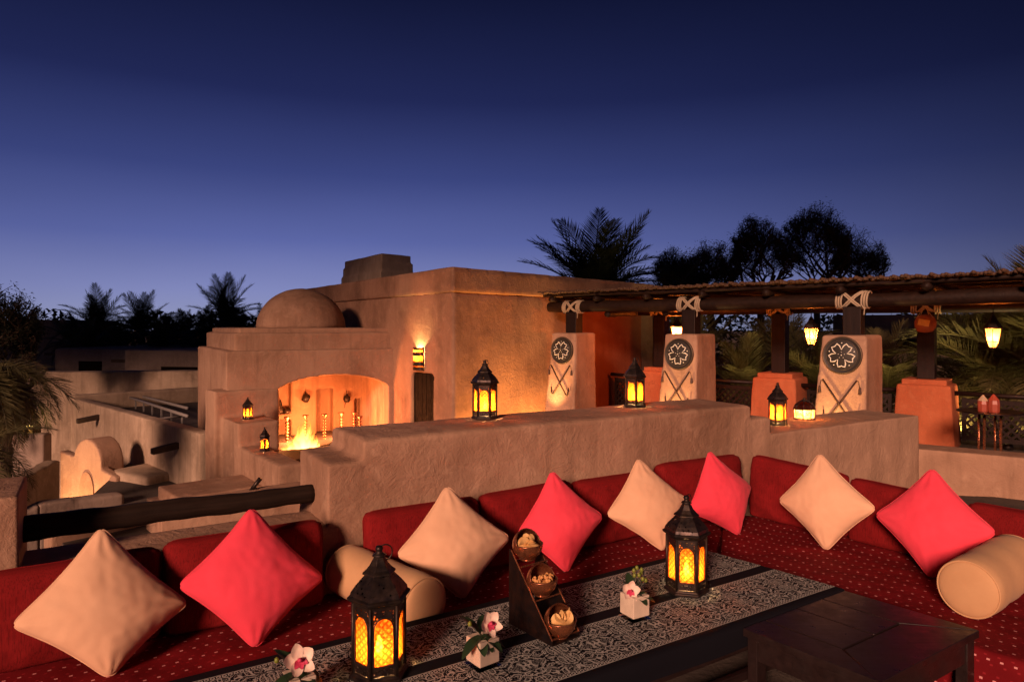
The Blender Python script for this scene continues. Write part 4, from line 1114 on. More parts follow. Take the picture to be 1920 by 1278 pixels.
# ------------------------------------------------------------------ shield pillars
GA = Vector((.77, -.64, 0)).normalized()            # along the faces that carry the shields
GQ = Vector((-GA.y, GA.x, 0))                       # back-right
P3 = Dp(1584, 612, 8.35); P1 = Dp(1057, 612, 11.55)
P1.z = P3.z = 0
GL = (P3-P1).normalized(); GN = Vector((-GL.y, GL.x, 0))
if GN.y < 0: GN = -GN
pil_px = [(1035, 1080, 1118, 11.55), (1247, 1307, 1343, 9.95), (1541, 1625, 1655, 8.35)]
names = ['nearest the building', 'between the other two', 'by the white lantern']
centres = []
DECK = -.28
for i, (xa, xb, xd, d) in enumerate(pil_px):
    mid = Dp((xa+xb)/2, 612, d); mid.z = 0
    wa, wb = t_on(mid, GA, xa), t_on(mid, GA, xb)
    rf = mid+GA*wb
    dep = t_on(rf, GQ, xd)
    mw = frame(mid, GA)
    zt = 1.345
    # local: x along face, y backwards
    bat = .085
    hgt = zt-DECK
    b0 = [(wa-bat*hgt, -bat*.6*hgt), (wb+.01, -bat*.6*hgt), (wb+.01, dep), (wa-bat*hgt, dep)]
    t0 = [(wa, 0), (wb, 0), (wb, dep), (wa, dep)]
    pl_o = MB().prism(b0, DECK-.02, zt, t0).build('shield_pillar', M_PLASTER, None, mw); adobe(pl_o, .025, 3, .012, .3)
    tag(pl_o, 'battered plaster pillar with shield and crossed canes '+names[i], 'pillar', 'shield pillars under the pergola')
    centres.append((mid, wa, wb, dep, mw))
    # post on top
    hx = .105
    xm = (wa+wb)/2+.02; ym = dep*.45
    po = MB().box(xm-hx, xm+hx, ym-hx, ym+hx, zt-.03, 1.70).build('pergola_post', M_POST, None, mw, False, .008)
    tag(po, 'dark square pergola post on the shield pillar '+names[i], 'post', 'pergola posts on the shield pillars')
    # shield
    zc = 1.10-(.05 if i < 2 else 0)
    face_y = lambda z: -bat*.6*(zt-z)
    tilt = math.atan(bat*.6)
    sm = mw @ Matrix.Translation(((wa+wb)/2-bat*(zt-zc)*.5, face_y(zc)-.012, zc)) @ Matrix.Rotation(math.pi/2-tilt, 4, 'X') 
    sh = thing('round_shield', 'round dark leather shield with white flower inlay on the pillar '+names[i], 'shield', sm, 'round shields on the pillars')
    rs = .225
    MB().lathe([(rs, 0), (rs*1.02, .012), (rs, .022), (rs*.93, .026), (rs*.90, .020), (rs*.70, .034), (rs*.4, .046), (0, .052)], 48).build('disc', M_SHIELD, sh, None, True)
    MB().tube([(rs*.97*math.cos(2*math.pi*k/48), rs*.97*math.sin(2*math.pi*k/48), .022) for k in range(49)], .008, 6, False).build('rim', M_SHRIM, sh, None, True)
    MB().tube([(rs*.80*math.cos(2*math.pi*k/48), rs*.80*math.sin(2*math.pi*k/48), .030) for k in range(49)], .003, 5, False).build('rim', M_SHRIM, sh, None, True)
    pts = []
    for k in range(5):
        a0 = math.pi/2+math.pi/5+k*2*math.pi/5
        for da, rr_ in ((-.44, .50), (-.26, .66), (0, .58), (.26, .66), (.44, .50), (.628, .30)):
            a_ = a0+da; pts.append((rs*rr_*math.cos(a_), rs*rr_*math.sin(a_), .052-.022*rr_))
    pts.append(pts[0])
    MB().tube(pts, .0075, 5, False).build('flower_inlay', M_BONE, sh)
    for k in range(5):
        a_ = math.pi/2+k*2*math.pi/5
        MB().lathe([(.008, 0), (.006, .006), (0, .008)], 8, (rs*.66*math.cos(a_), rs*.66*math.sin(a_), .036)).build('stud', M_BONE, sh)
        MB().lathe([(.005, 0), (.004, .005), (0, .006)], 8, (rs*.16*math.cos(a_), rs*.16*math.sin(a_), .050)).build('stud', M_BONE, sh)
    MB().lathe([(.008, 0), (.006, .006), (0, .008)], 8, (0, 0, .052)).build('stud', M_BONE, sh)
    # crossed camel canes
    for sgn in (1, -1):
        cxm = (wa+wb)/2-bat*(zt-.6)*.55
        za, zb = .80, .33
        xa_, xb_ = cxm-sgn*.19, cxm+sgn*.12
        yo = -.02-(.018 if sgn > 0 else 0)
        P_ = lambda x, z: Vector((x, face_y(z)+yo, z))
        ct = thing('camel_cane', ('dark cane lying in front of its crossed twin on the pillar ' if sgn > 0 else 'dark cane lying behind its crossed twin on the pillar ')+names[i], 'cane', mw, 'crossed canes on the pillars')
        MB().tube([P_(xa_, za), P_((xa_+xb_)/2, (za+zb)/2), P_(xb_, zb)], [.010, .012, .012], 8).build('stick', M_CANE, ct, None, True)
        MB().tube([P_(xb_, zb), P_(xb_+sgn*.03, zb-.025), P_(xb_+sgn*.055, zb+.0), P_(xb_+sgn*.065, zb+.10)], [.012, .011, .010, .007], 8).build('crook', M_CANE, ct, None, True)
        MB().tube([P_(xa_, za), P_(xa_-sgn*.02, za-.01), P_(xa_-sgn*.035, za-.09)], .004, 6).build('cord', M_CANE, ct)
        MB().lathe([(.004, .03), (.014, .02), (.020, -.05), (.012, -.055)], 8, tuple(P_(xa_-sgn*.036, za-.11))).build('tassel', M_CANE, ct)

# back row: terracotta pillars and posts
back = [(1240, 12.9, .30, 'hidden half behind the middle shield pillar'), (1463, 11.3, .34, 'beside the lattice fence behind the middle lantern'), (1738, 10.0, .34, 'beside the bistro table')]
bc = []
for i, (px, d, hw2, lab) in enumerate(back):
    c = Dp(px, 612, d); c.z = 0; bc.append(c)
    mw = frame(c, GA)
    pl_t = thing('terracotta_pillar', 'short terracotta red pillar '+lab, 'pillar', mw, 'short terracotta pillars along the fence')
    o = MB().prism([(-hw2-.05, -hw2-.03), (hw2+.05, -hw2-.03), (hw2+.05, hw2), (-hw2-.05, hw2)], DECK-.02, .62, [(-hw2, -hw2), (hw2, -hw2), (hw2, hw2), (-hw2, hw2)]).build('shaft', M_RED, pl_t); adobe(o, .025, 3, .01, .3)
    o = MB().box(-hw2+.06, hw2-.06, -hw2+.06, hw2-.06, .58, .69).build('cap', M_RED, pl_t, None, False, .012)
    po = MB().box(-.11, .11, -.11, .11, .69, 1.66).build('pergola_post', M_POST, None, mw, False, .008)
    tag(po, 'dark square pergola post on the terracotta pillar '+lab, 'post', 'pergola posts on the terracotta pillars')
    for z in (.95, 1.2):
        MB().lathe([(.016, 0), (.016, .01), (0, .014)], 8).build('bolt', M_IRON, po, Matrix.Translation((-.11, .0, z)) @ Matrix.Rotation(-math.pi/2, 4, 'Y'))

# pergola: logs, lashings, reed roof
pg = thing('pergola', 'long reed roof on dark log beams lashed with rope', 'pergola')
def log(a_, b_, r, name='beam', mat=M_POLE, wob=.01, par=None):
    k = 24; pts = []; rd = []
    ax = (b_-a_)
    for i in range(k+1):
        s = i/k; q = a_+ax*s
        pts.append(q+Vector((0, 0, wob*math.sin(s*7+a_.x*3)+wob*.4*math.sin(s*19))))
        rd.append(r*(1+.07*math.sin(s*9+a_.y)+.03*math.sin(s*31)))
    return MB().tube(pts, rd, 12).build(name, mat, par or pg, None, True)
ctr = [c[4] @ Vector(((c[1]+c[2])/2+.02, c[3]*.45, 0)) for c in centres]
fb0, fb1 = ctr[0], ctr[2]
fdir = (fb1-fb0).normalized(); fnor = Vector((-fdir.y, fdir.x, 0))
if fnor.y < 0: fnor = -fnor
FL0, FL1 = fb0-fdir*.55, fb1+fdir*4.4
zb = 1.785
log(FL0+Vector((0, 0, zb)), FL1+Vector((0, 0, zb)), .092)
bdir = (bc[2]-bc[0]).normalized()
log(bc[0]-bdir*.6+Vector((0, 0, 1.745)), bc[2]+bdir*4+Vector((0, 0, 1.745)), .088)
# rafters along the roof slope direction, and purlins
for k in range(9):
    a_ = fb0-fdir*.35+fdir*.95*k-fnor*.22
    log(a_+Vector((0, 0, 1.915)), a_+fnor*3.2+Vector((0, 0, 1.90)), .045, 'rafter', M_POLE, .006)
for k in range(6):
    a_ = FL0+fnor*(-.16+.55*k)
    log(a_+Vector((0, 0, 1.985)), a_+(FL1-FL0)+Vector((0, 0, 1.985)), .030, 'purlin', M_POLE, .008)
for c in (ctr[0]+fdir*.65, ctr[0]+fdir*1.75):
    log(c+fnor*.05+Vector((0, 0, 1.66)), c+fnor*.9+Vector((0, 0, 1.69)), .055, 'bracket', M_POLE, .004)
reed_me = []
for v in range(4):
    rr_ = random.Random(v); k = 10
    pts = [(rr_.uniform(-.004, .004), 3.25*i/k, .012*math.sin(i*.8+v*2)+rr_.uniform(-.004, .004)) for i in range(k+1)]
    reed_me.append(MB().tube(pts, [.0185+rr_.uniform(-.003, .003) for _ in pts], 6).mesh('reed', True))
    reed_me[-1].materials.append(M_REED)
RLn = (FL1-FL0).length; nr_ = 280
mwr = frame(FL0-fnor*.27, fdir)
for i in range(nr_):
    rr_ = random.Random(i*3+1)
    link(reed_me[i % 4], 'reed', None, pg, mwr @ Matrix.Translation((RLn*i/nr_, rr_.uniform(-.06, .05), 2.035+rr_.uniform(-.008, .008))) @ Matrix.Rotation(rr_.uniform(-.012, .012), 4, 'Z'))
def lashing(c, direc, z, r, label):
    t = thing('rope_lashing', label, 'lashing', frame(Vector((c.x, c.y, z)), direc), 'rope lashings round the pergola beams')
    for x in (-.15, .15):
        for q in range(3):
            MB().tube([(x+(q-1)*.030+.01*math.sin(a_), r*math.cos(a_), r*math.sin(a_)) for a_ in [2*math.pi*i/18 for i in range(19)]], .013, 6, False).build('wrap', M_ROPE, t, None, True)
    for sg in (1, -1):
        for q in range(2):
            MB().tube([(-sg*.14+sg*.28*s+(q-.5)*.035, -r*1.04*math.sin(math.pi*(.12+.76*s)), r*1.12*math.cos(math.pi*(.12+.76*s))) for s in [i/8 for i in range(9)]], .012, 6).build('cross_strand', M_ROPE, t, None, True)
    MB().tube([(.12, -r, -.06), (.16, -r-.01, -.12), (.15, -r, -.19)], .008, 5).build('loose_end', M_ROPE, t)
ln_ = ['pale rope lashing on the beam above the shield pillar '+q for q in names]
for c, lb in zip(ctr, ln_): lashing(c, fdir, zb, .104, lb)
for c, (px, d, hw2, lab) in zip(bc, back): lashing(c, bdir, 1.745, .10, 'rope lashing above the terracotta pillar '+lab)

# hanging lanterns
def hang_lantern(px, d, zc, label, watt, s=1.0):
    p = Dp(px, 612, d); p.z = zc
    t = thing('hanging_lantern', label, 'lantern', lantern_mw(p, .4, s), 'lit lanterns hanging from the pergola')
    rb = [(.040, -.125), (.066, -.065), (.094, .105)]
    for k in range(6):
        mw = Matrix.Rotation(k*math.pi/3, 4, 'Z')
        vv = []
        for r_, z_ in rb: vv += [(r_*math.cos(-math.pi/6), r_*math.sin(-math.pi/6), z_), (r_*math.cos(math.pi/6), r_*math.sin(math.pi/6), z_)]
        MB().add(vv, [(0, 1, 3, 2), (2, 3, 5, 4)]).build('glass_pane', M_WARMGLASS, t, mw)
        MB().tube([(r_*1.01*math.cos(math.pi/6), r_*1.01*math.sin(math.pi/6), z_) for r_, z_ in rb], .005, 6).build('rib', M_IRON, t, mw)
        MB().tube([(.069*math.cos(a_), .069*math.sin(a_), -.055) for a_ in (-math.pi/6, math.pi/6)], .004, 5).build('bar', M_IRON, t, mw)
    MB().lathe([(.096, .103), (.104, .110), (.098, .120), (.078, .16), (.045, .20), (.03, .24), (.012, .27)], 6).build('roof', M_IRON, t)
    MB().lathe([(.0, -.15), (.014, -.135), (.028, -.130), (.042, -.125), (.042, -.119)], 6).build('bottom', M_IRON, t)
    L2 = (1.75-zc)/s
    MB().tube([(0, 0, .26), (0, 0, L2)], .006, 6).build('chain', M_IRON, t)
    MB().lathe([(0, -.05), (.02, -.03), (.025, .0), (.015, .04), (0, .06)], 10).build('bulb', emit('hanging bulb', (1, .55, .18), 45), t, None, True)
    point_light('lantern_light', t, (0, 0, .0), watt, (1.0, .45, .13), .04)
hang_lantern(1521, 9.6, 1.32, 'glowing hexagonal lantern hanging beside the pillar with the white lantern', 110.)
hang_lantern(1862, 8.3, 1.32, 'glowing hexagonal lantern hanging above the bistro table', 120.)
hang_lantern(1269, 11.6, 1.34, 'glowing lantern whose top shows above the middle shield pillar', 420.)

# lattice fence
fg = thing('lattice_fence', 'dark wooden lattice fence with round top rail along the terracotta pillars', 'fence')
def lattice(a_, b_, z0, z1):
    d = (b_-a_); L = d.length; mw = frame(Vector((a_.x, a_.y, 0)), d)
    e = bpy.data.objects.new('fence_panel', None); COL.objects.link(e); e.parent = fg; e.matrix_basis = mw; e.empty_display_size = .05
    mm = MB(); sp_ = .115; h = z1-z0
    for sg, y in ((1, -.012), (-1, .012)):
        c = -h
        while c < L+h:
            x0, x1 = (c, c+h) if sg > 0 else (c+h, c)
            # clip to the panel
            pa, pb = Vector((x0, y, z0)), Vector((x1, y, z1))
            def clip(p, q, xl):
                s = (xl-p.x)/(q.x-p.x); return p+(q-p)*s
            lo, hi = (pa, pb) if pa.x < pb.x else (pb, pa)
            if hi.x <= 0 or lo.x >= L: c += sp_; continue
            if lo.x < 0: lo = clip(lo, hi, 0)
            if hi.x > L: hi = clip(lo, hi, L)
            if (hi-lo).length > .04: mm.bar(lo, hi, .010, .030, (0, 1, 0)) if False else mm.bar(lo, hi, .030, .010, (0, 1, 0))
            c += sp_
    o = mm.build('lattice', M_POST, e); o['kind'] = 'stuff'
    for z in (z0, z1): MB().bar((0, 0, z), (L, 0, z), .05, .06).build('rail', M_POST, e)
    for x in (0, L): MB().bar((x, 0, z0-.05), (x, 0, z1+.04), .05, .06, (0, 1, 0)).build('stile', M_POST, e)
    MB().tube([(-.12, 0, z1+.10), (L*.5, .0, z1+.092), (L+.12, 0, z1+.10)], .034, 10).build('top_rail', M_POST, e, None, True)
off_ = bdir*.46
lattice(bc[0]+off_, bc[1]-off_*1.05, -.12, .40)
lattice(bc[1]+off_, bc[2]-off_*1.05, -.12, .40)
lattice(bc[2]+off_, bc[2]+bdir*1.45, -.12, .40)
lattice(bc[2]+bdir*1.58, bc[2]+bdir*2.7, -.12, .40)
lattice(bc[0]-bdir*1.0, bc[0]-off_, -.12, .40)
fpost = MB().tube([bc[2]+bdir*1.515+Vector((0, 0, DECK)), bc[2]+bdir*1.515+Vector((0, 0, .52))], .05, 10).build('fence_post', M_POST, fg, None, True)

# hanging rattan bag with paper tag
p = Dp(1735, 612, 9.72); 
bgt = thing('rattan_bag', 'round woven rattan bag with yellow paper tag hanging from the beam', 'bag', frame(Vector((p.x, p.y, 1.52)), GA))
MB().lathe([(0, -.16), (.09, -.145), (.135, -.08), (.14, 0), (.11, .07), (.05, .10), (.0, .105)], 20).build('body', M_BASKET, bgt, Matrix.Scale(.75, 4, (0, 1, 0)), True)
MB().box(-.07, .07, -.113, -.107, -.06, .03).build('paper_tag', M_TAG, bgt, Matrix.Rotation(R(12), 4, 'Y'))
MB().tube([(-.06, -.02, .08), (0, -.03, .24), (.05, -.02, .08)], .006, 5).build('strap', M_ROPE, bgt)
MB().tube([(-.1, -.04, .05), (.0, -.05, .22), (.1, -.04, .05)], .006, 5).build('strap', M_ROPE, bgt)

# bistro table with two red jars
tp = Dp(1856, 612, 8.2)
bt = thing('bistro_table', 'round glass topped bistro table beside the lattice fence', 'table', Matrix.Translation((tp.x, tp.y, DECK)))
MB().lathe([(.335, .70), (.345, .705), (.345, .715), (.335, .72)], 40).build('table_top', M_BRONZE, bt)
for k in range(4):
    a_ = k*math.pi/2+.5
    MB().tube([(.12*math.cos(a_), .12*math.sin(a_), .70), (.12*math.cos(a_), .12*math.sin(a_), .05), (.22*math.cos(a_), .22*math.sin(a_), .0)], .014, 8).build('leg', M_COPPER, bt, None, True)
for px, dz, lab in ((1843, 8.12, 'small red mosaic jar with pale lid on the bistro table'), (1863, 8.05, 'taller red mosaic jar with pointed lid on the bistro table')):
    q = Dp(px, 612, dz)
    j = thing('mosaic_jar', lab, 'jar', Matrix.Translation((q.x, q.y, DECK+.72)), 'red jars on the bistro table')
    s = 1.0 if px < 1850 else 1.08
    MB().lathe([(.052*s, 0), (.056*s, .02), (.058*s, .09*s), (.052*s, .13*s)], 8).build('body', M_REDGLASS, j)
    MB().lathe([(.056*s, .13*s), (.05*s, .14*s), (.02*s, .18*s), (.008, .195*s), (0, .2*s)], 8).build('lid', M_ROPE if px < 1850 else M_REDGLASS, j)

# uplights hidden behind the wall at the feet of pillars and building
def uplight(p, zf, w, col, label, ang=70, tilt=(0, 0, 1)):
    t = thing('uplight', label, 'uplight', Matrix.Translation((p.x, p.y, zf)), 'ground uplights behind the long wall')
    MB().lathe([(.06, 0), (.065, .05), (.055, .08), (.045, .08), (.04, .05), (0, .05)], 16).build('housing', M_IRON, t, None, True)
    li = bpy.data.lights.new('uplight_lamp', 'SPOT'); li.energy = w; li.color = col; li.spot_size = R(ang); li.spot_blend = .8; li.shadow_soft_size = .04
    o = bpy.data.objects.new('uplight_lamp', li); COL.objects.link(o); o.parent = t; o.location = (0, 0, .09)
    o.rotation_euler = Vector(tilt).to_track_quat('-Z', 'Y').to_euler()
for i, c in enumerate(centres):
    q = c[4] @ Vector(((c[1]+c[2])/2-.12, -.42, 0))
    d_ = (c[4].to_3x3() @ Vector((.0, .42, 1.0)))
    uplight(q, DECK, 95., (1.0, .52, .18), 'small iron uplight at the foot of the shield pillar '+names[i], 60, d_)
for s, nm in ((.55, 'near the building corner'), (1.75, 'near the pergola end of the building')):
    q = T0+TR*s+nr*.35
    uplight(q, -.95, 330., (1.0, .42, .10), 'small iron uplight washing the building wall '+nm, 95, (-nr.x*.35, -nr.y*.35, 1))

for px, d, w_, lb_ in ((1890, 9.6, 150., 'behind the bistro table'), (1800, 10.6, 110., 'beneath the rattan bag'), (1610, 11.6, 120., 'behind the pillar by the white lantern'), (1400, 12.9, 110., 'beyond the middle shield pillar')):
    q = Dp(px, 612, d); q.z = 0
    uplight(q, DECK, w_, (1.0, .66, .26), 'garden uplight under the palms behind the lattice fence '+lb_, 120, (.15, .5, 1))

# ------------------------------------------------------------------ lower village on the left
def wallseg(name, a_, b_, thick, zbot, mat, label, cat='wall', vox=.05, amp=.02, build=True):
    """a_, b_: (px, py, depth) of the top front edge; the wall goes back from it"""
    A, B = Dp(*a_), Dp(*b_)
    d = Vector((B.x-A.x, B.y-A.y, 0)); L = d.length
    mw = frame(Vector((A.x, A.y, 0)), d)
    m = MB().prism([(0, 0), (L, 0), (L, thick), (0, thick)], zbot, [A.z, B.z, B.z, A.z])
    o = m.build(name, mat, None, mw)
    if vox: adobe(o, vox, 3, amp, .6)
    tag(o, label, cat); return o, mw, L, A, B
# long flat-roofed building running back from the pavilion
KA, KB = Dp(352, 808, 11.6), Dp(140, 748, 16.6)
KA.z = KB.z = -.31
kd = Vector((KB.x-KA.x, KB.y-KA.y, 0)); kL = kd.length
kx = -kd.normalized()
mwK = frame(Vector((KB.x, KB.y, 0)), kx)          # x runs towards the pavilion, y backwards
kb = thing('flat_roofed_building', 'long flat roofed plaster building with gravel roof beside the pavilion', 'building', mwK)
o = MB().box(-.2, kL+.5, 0, .26, -3.9, -.31).build('front_wall', M_OLD, kb); adobe(o, .04, 3, .02, .5)
o = MB().box(-.35, -.1, -.02, 4.5, -3.9, -.22).build('side_wall', M_OLD, kb); adobe(o, .05, 3, .02, .5)
o = MB().box(-.2, kL+3, 4.0, 4.4, -3.9, .03).build('back_wall', M_OLD, kb); adobe(o, .05, 3, .02, .5)
MB().box(-.15, kL+2.2, .2, 4.1, -1.0, -.62).build('roof', M_GRAVEL, kb)
ki = mwK.inverted()
def kp(px, py, z): return ki @ G(px, py, z)
for pts_ in (((234, 742), (290, 760), (352, 780)), ((243, 737), (290, 749), (352, 765))):
    MB().tube([kp(x, y, -.38) for x, y in pts_], .035, 8).build('roof_pipe', M_PIPE, kb, None, True)
e0_ = kp(234, 742, -.38)
MB().tube([e0_+Vector((0, 0, -.24)), e0_, e0_+Vector((-.12, .05, .10))], .035, 8).build('roof_pipe', M_PIPE, kb, None, True)
MB().tube([kp(286, 786, -.42), kp(352, 779, -.42)], .022, 8).build('roof_pipe', M_PIPE, kb, None, True)
for i in range(7):
    q_ = kp(234, 742, -.38).lerp(kp(352, 780, -.38), (i+.5)/7)
    MB().bar(q_+Vector((0, 0, -.25)), q_, .03, .03, (0, 1, 0)).build('pipe_support', M_PIPE, kb)
def spout(px, py):
    q = Vector((KB.x, KB.y, 0)); t = t_on(q, kx, px); P_ = q+kx*t
    z = HC-(py-HOR)/F*P_.y
    MB().prism([(t-.07, -.42), (t+.07, -.42), (t+.07, .06), (t-.07, .06)], [z-.11, z-.11, z-.05, z-.05], [z-.01, z-.01, z+.06, z+.06]).build('water_spout', M_SPOUT, kb, None, False, .012)
spout(185, 781); spout(333, 834)

# second roof terrace behind
wallseg('garden_wall', (60, 697, 21), (420, 694, 19.5), .5, -3.9, M_OLD, 'weathered terrace wall behind the gravel roof', 'wall', .06)
wallseg('garden_wall', (-60, 703, 24), (148, 698, 20.6), .4, -3.9, M_FAR, 'dim low terrace wall beside the palm fronds', 'wall', .06)
bb = thing('village_house', 'dim flat village house with wide dark red door', 'house')
A, B = Dp(103, 652, 29), Dp(262, 651, 28); mwB = frame(Vector((A.x, A.y, 0)), B-A); Lb = Vector((B.x-A.x, B.y-A.y, 0)).length
o = MB().box(0, Lb, 0, 5, -3.9, A.z).build('wall', M_FAR, bb, mwB); adobe(o, .08, 3, .03, .8)
MB().box(1.25, 2.40, -.03, .1, -1.9, .0).build('door', M_DOOR, bb, mwB)
MB().box(-.9, .1, .3, .45, .2, .32).build('water_spout', M_SPOUT, bb, mwB)
bb = thing('village_house', 'dim flat village house with long window slot behind the gravel roof', 'house')
A, B = Dp(234, 656, 25.5), Dp(430, 654, 24.5); mwB = frame(Vector((A.x, A.y, 0)), B-A); Lb = Vector((B.x-A.x, B.y-A.y, 0)).length
o = MB().box(0, Lb, 0, 5, -3.9, A.z).build('wall', M_FAR, bb, mwB); adobe(o, .08, 3, .03, .8)
MB().box(1.6, 3.2, -.03, .1, -.20, -.02).build('window', M_DOOR, bb, mwB)
MB().box(-.9, .1, .3, .45, .08, .20).build('water_spout', M_SPOUT, bb, mwB)
bb = thing('village_house', 'distant dark flat house under the palm trees', 'house')
A, B = Dp(40, 600, 46), Dp(121, 600, 46); mwB = frame(Vector((A.x, A.y, 0)), B-A)
o = MB().box(-3, 3.0, 0, 6, -3.9, A.z).build('wall', M_FAR, bb, mwB); adobe(o, .1, 2, .03, .8)
MB().box(-3.05, 3.05, -.08, 6.05, A.z-.18, A.z+.02).build('roof_edge', M_FAR, bb, mwB)

# curved gable gateway in the lower courtyard
A, B = Dp(113, 842, 12.9), Dp(217, 897, 12.1)
gd = Vector((B.x-A.x, B.y-A.y, 0)); gl_ = gd.length; mwG = frame(Vector((A.x, A.y, 0)), gd)
gt = thing('gable_gateway', 'plaster gateway with round hooded gable lit from below', 'gateway', mwG)
gx = gl_*.50; gr = gl_*.25
zl, zr, zc_ = -.90, -1.22, -1.04
arc_ = [(gx+gr*math.cos(q), zc_+.43*math.sin(q)) for q in [math.pi*i/18 for i in range(19)]]
prof = [(0, -3.9), (gl_, -3.9), (gl_, zr), (gx+gr, zc_-.08)]+arc_+[(gx-gr, zc_+.08), (0, zl)]
o = MB().extr(prof, 0, .16).build('gable', M_PLASTER, gt); adobe(o, .022, 2, .008, .4)
prof = [(gx-gr, -2.6), (gx+gr, -2.6)]+arc_
o = MB().extr(prof, .05, .42).build('vault', M_PLASTER, gt); adobe(o, .022, 2, .008, .4)
nich = [(gx-gr*.5, -3.2), (gx+gr*.5, -3.2)]+[(gx+gr*.5*math.cos(q), -1.55+gr*.8*math.sin(q)) for q in [math.pi*i/12 for i in range(13)]]
MB().extr(nich, -.02, .06).build('arched_panel', M_TOWER, gt)
o = MB().box(gx+gr*.9, gl_+.75, .08, 2.2, -3.9, -1.16).build('side_block', M_OLD, gt); adobe(o, .05, 3, .02, .4)
q = mwG @ Vector((gl_*.45, -.65, 0))
def lamp_low(p, zf, w, col, label, tilt):
    uplight(p, zf, w, col, label, 110, tilt)
nrm_ = (mwG.to_3x3() @ Vector((0, .5, 1)))
lamp_low(q, -2.9, 420., (1.0, .55, .22), 'small iron uplight at the foot of the gable gateway', nrm_)
wallseg('yard_wall', (-40, 940, 12.0), (113, 860, 14.5), .3, -3.9, M_OLD, 'yard wall running up to the gable gateway', 'wall', .05)
# foreground lower walls seen over the log rail
wallseg('yard_wall', (40, 962, 9.6), (76, 944, 9.75), .28, -3.9, M_FAR, 'sloping end of the dark yard wall below the gateway', 'wall', .04)
wallseg('yard_wall', (74, 944, 9.75), (236, 924, 10.6), .28, -3.9, M_FAR, 'dark yard wall in front of the lit gateway', 'wall', .05)
wallseg('yard_wall', (95, 980, 8.6), (282, 945, 9.5), .34, -3.9, M_PLASTER, 'pale yard wall just above the log rail', 'wall', .05)
o, mwZ, Lz, A, B = wallseg('stair_block', (274, 932, 9.3), (312, 955, 8.6), 1.4, -3.9, M_PLASTER, 'stepped plaster stair block between log rail and pavilion', 'stair', .04)
o2 = MB().box(.12, Lz+.1, .1, 1.5, -3.9, A.z+.16).build('upper_step', M_PLASTER, o); adobe(o2, .04, 3, .02, .4)
wallseg('yard_wall', (300, 960, 7.0), (585, 915, 7.7), .5, -3.9, M_PLASTER, 'plaster wall top between the stair block and the stepped wall end', 'wall', .04)
sg_ = thing('spyglass', 'small black spyglass on a folding stand behind the log rail', 'spyglass', Matrix.Translation(Dp(474, 924, 7.75)))
MB().tube([(-.03, 0, .02), (.085, 0, .165)], [.020, .026], 10).build('tube', M_IRON, sg_, None, True)
MB().tube([(.02, 0, .07), (.085, .03, -.0)], .010, 6).build('leg', M_IRON, sg_)
MB().tube([(.0, 0, .05), (-.05, .03, -.03)], .010, 6).build('leg', M_IRON, sg_)
MB().tube([(.01, .03, .06), (.03, .09, -.03)], .010, 6).build('leg', M_IRON, sg_)
# lit planter box
A = Dp(33, 798, 17); B = Dp(62, 797, 17)
pb_ = thing('lit_planter', 'glowing yellow planter box under the palm', 'planter', frame(Vector((A.x, A.y, 0)), B-A))
MB().box(0, (B-A).length, 0, .3, A.z-.24, A.z).build('box', M_PLASTER, pb_, None, False, .01)
MB().box(-.01, (B-A).length+.01, -.02, .0, A.z-.015, A.z+.01).build('light_strip', emit('warm light strip', (1, .72, .2), 6), pb_)
point_light('planter_light', pb_, (.2, -.25, A.z+.12), 9., (1, .72, .22), .05)
wallseg('dark_wall', (-60, 818, 16.3), (82, 812, 16.3), .3, -3.9, M_FAR, 'dark wall in front of the glowing planter', 'wall', .06)

# ------------------------------------------------------------------ vegetation
def frond_mesh(seed, droop, nl=46, width=.0085, ll=.30):
    rr_ = random.Random(seed); mm = MB()
    def pt(s): return Vector((s*(1-.12*droop*s), .02*math.sin(s*3+seed), .30*s-droop*.62*s*s*(.6+.4*s)))
    ps = [pt(i/12) for i in range(13)]
    mm.tube(ps, [.011*(1-.85*i/12)+.0012 for i in range(13)], 4)
    for i in range(nl):
        s = .14+.85*i/(nl-1)
        p = pt(s); d = (pt(min(1, s+.02))-pt(s-.02)).normalized()
        L = ll*(math.sin(math.pi*min(1, (s*.80+.17)))**.75)*rr_.uniform(.8, 1.1)
        for sg in (1, -1):
            side = Vector((-d.y, d.x, 0)).normalized()*sg
            up = side.cross(d)*sg
            if up.z < 0: up = -up
            fw = .55+.9*s
            dv = (side+d*fw+up*rr_.uniform(.05, .55)).normalized()
            e_ = p+dv*L+Vector((0, 0, -.25*L*rr_.uniform(.2, 1.0)*(.4+droop)))
            wv = d*width*rr_.uniform(.8, 1.2)
            mid = p+dv*L*.5+Vector((0, 0, -.02*L))
            mm.add([p-wv*.6, p+wv*.6, mid+wv, e_, mid-wv], [(0, 1, 2, 4), (4, 2, 3)])
    return mm.mesh('frond')
FR = [frond_mesh(i, d) for i, d in enumerate((.15, .35, .6, .9, 1.2))]
FRN = [frond_mesh(20+i, d, 74, .0055, .34) for i, d in enumerate((.3, .6, .9, 1.2))]
for q in FR+FRN: q.materials.append(None)
def with_mat(ms, mat):
    out = []
    for q in ms:
        c = q.copy(); c.materials.clear(); c.materials.append(mat); out.append(c)
    return out
FR_D = with_mat(FR, M_PALMD); FR_N = with_mat(FRN, M_PALM); FR_M = with_mat(FR, M_PALM)
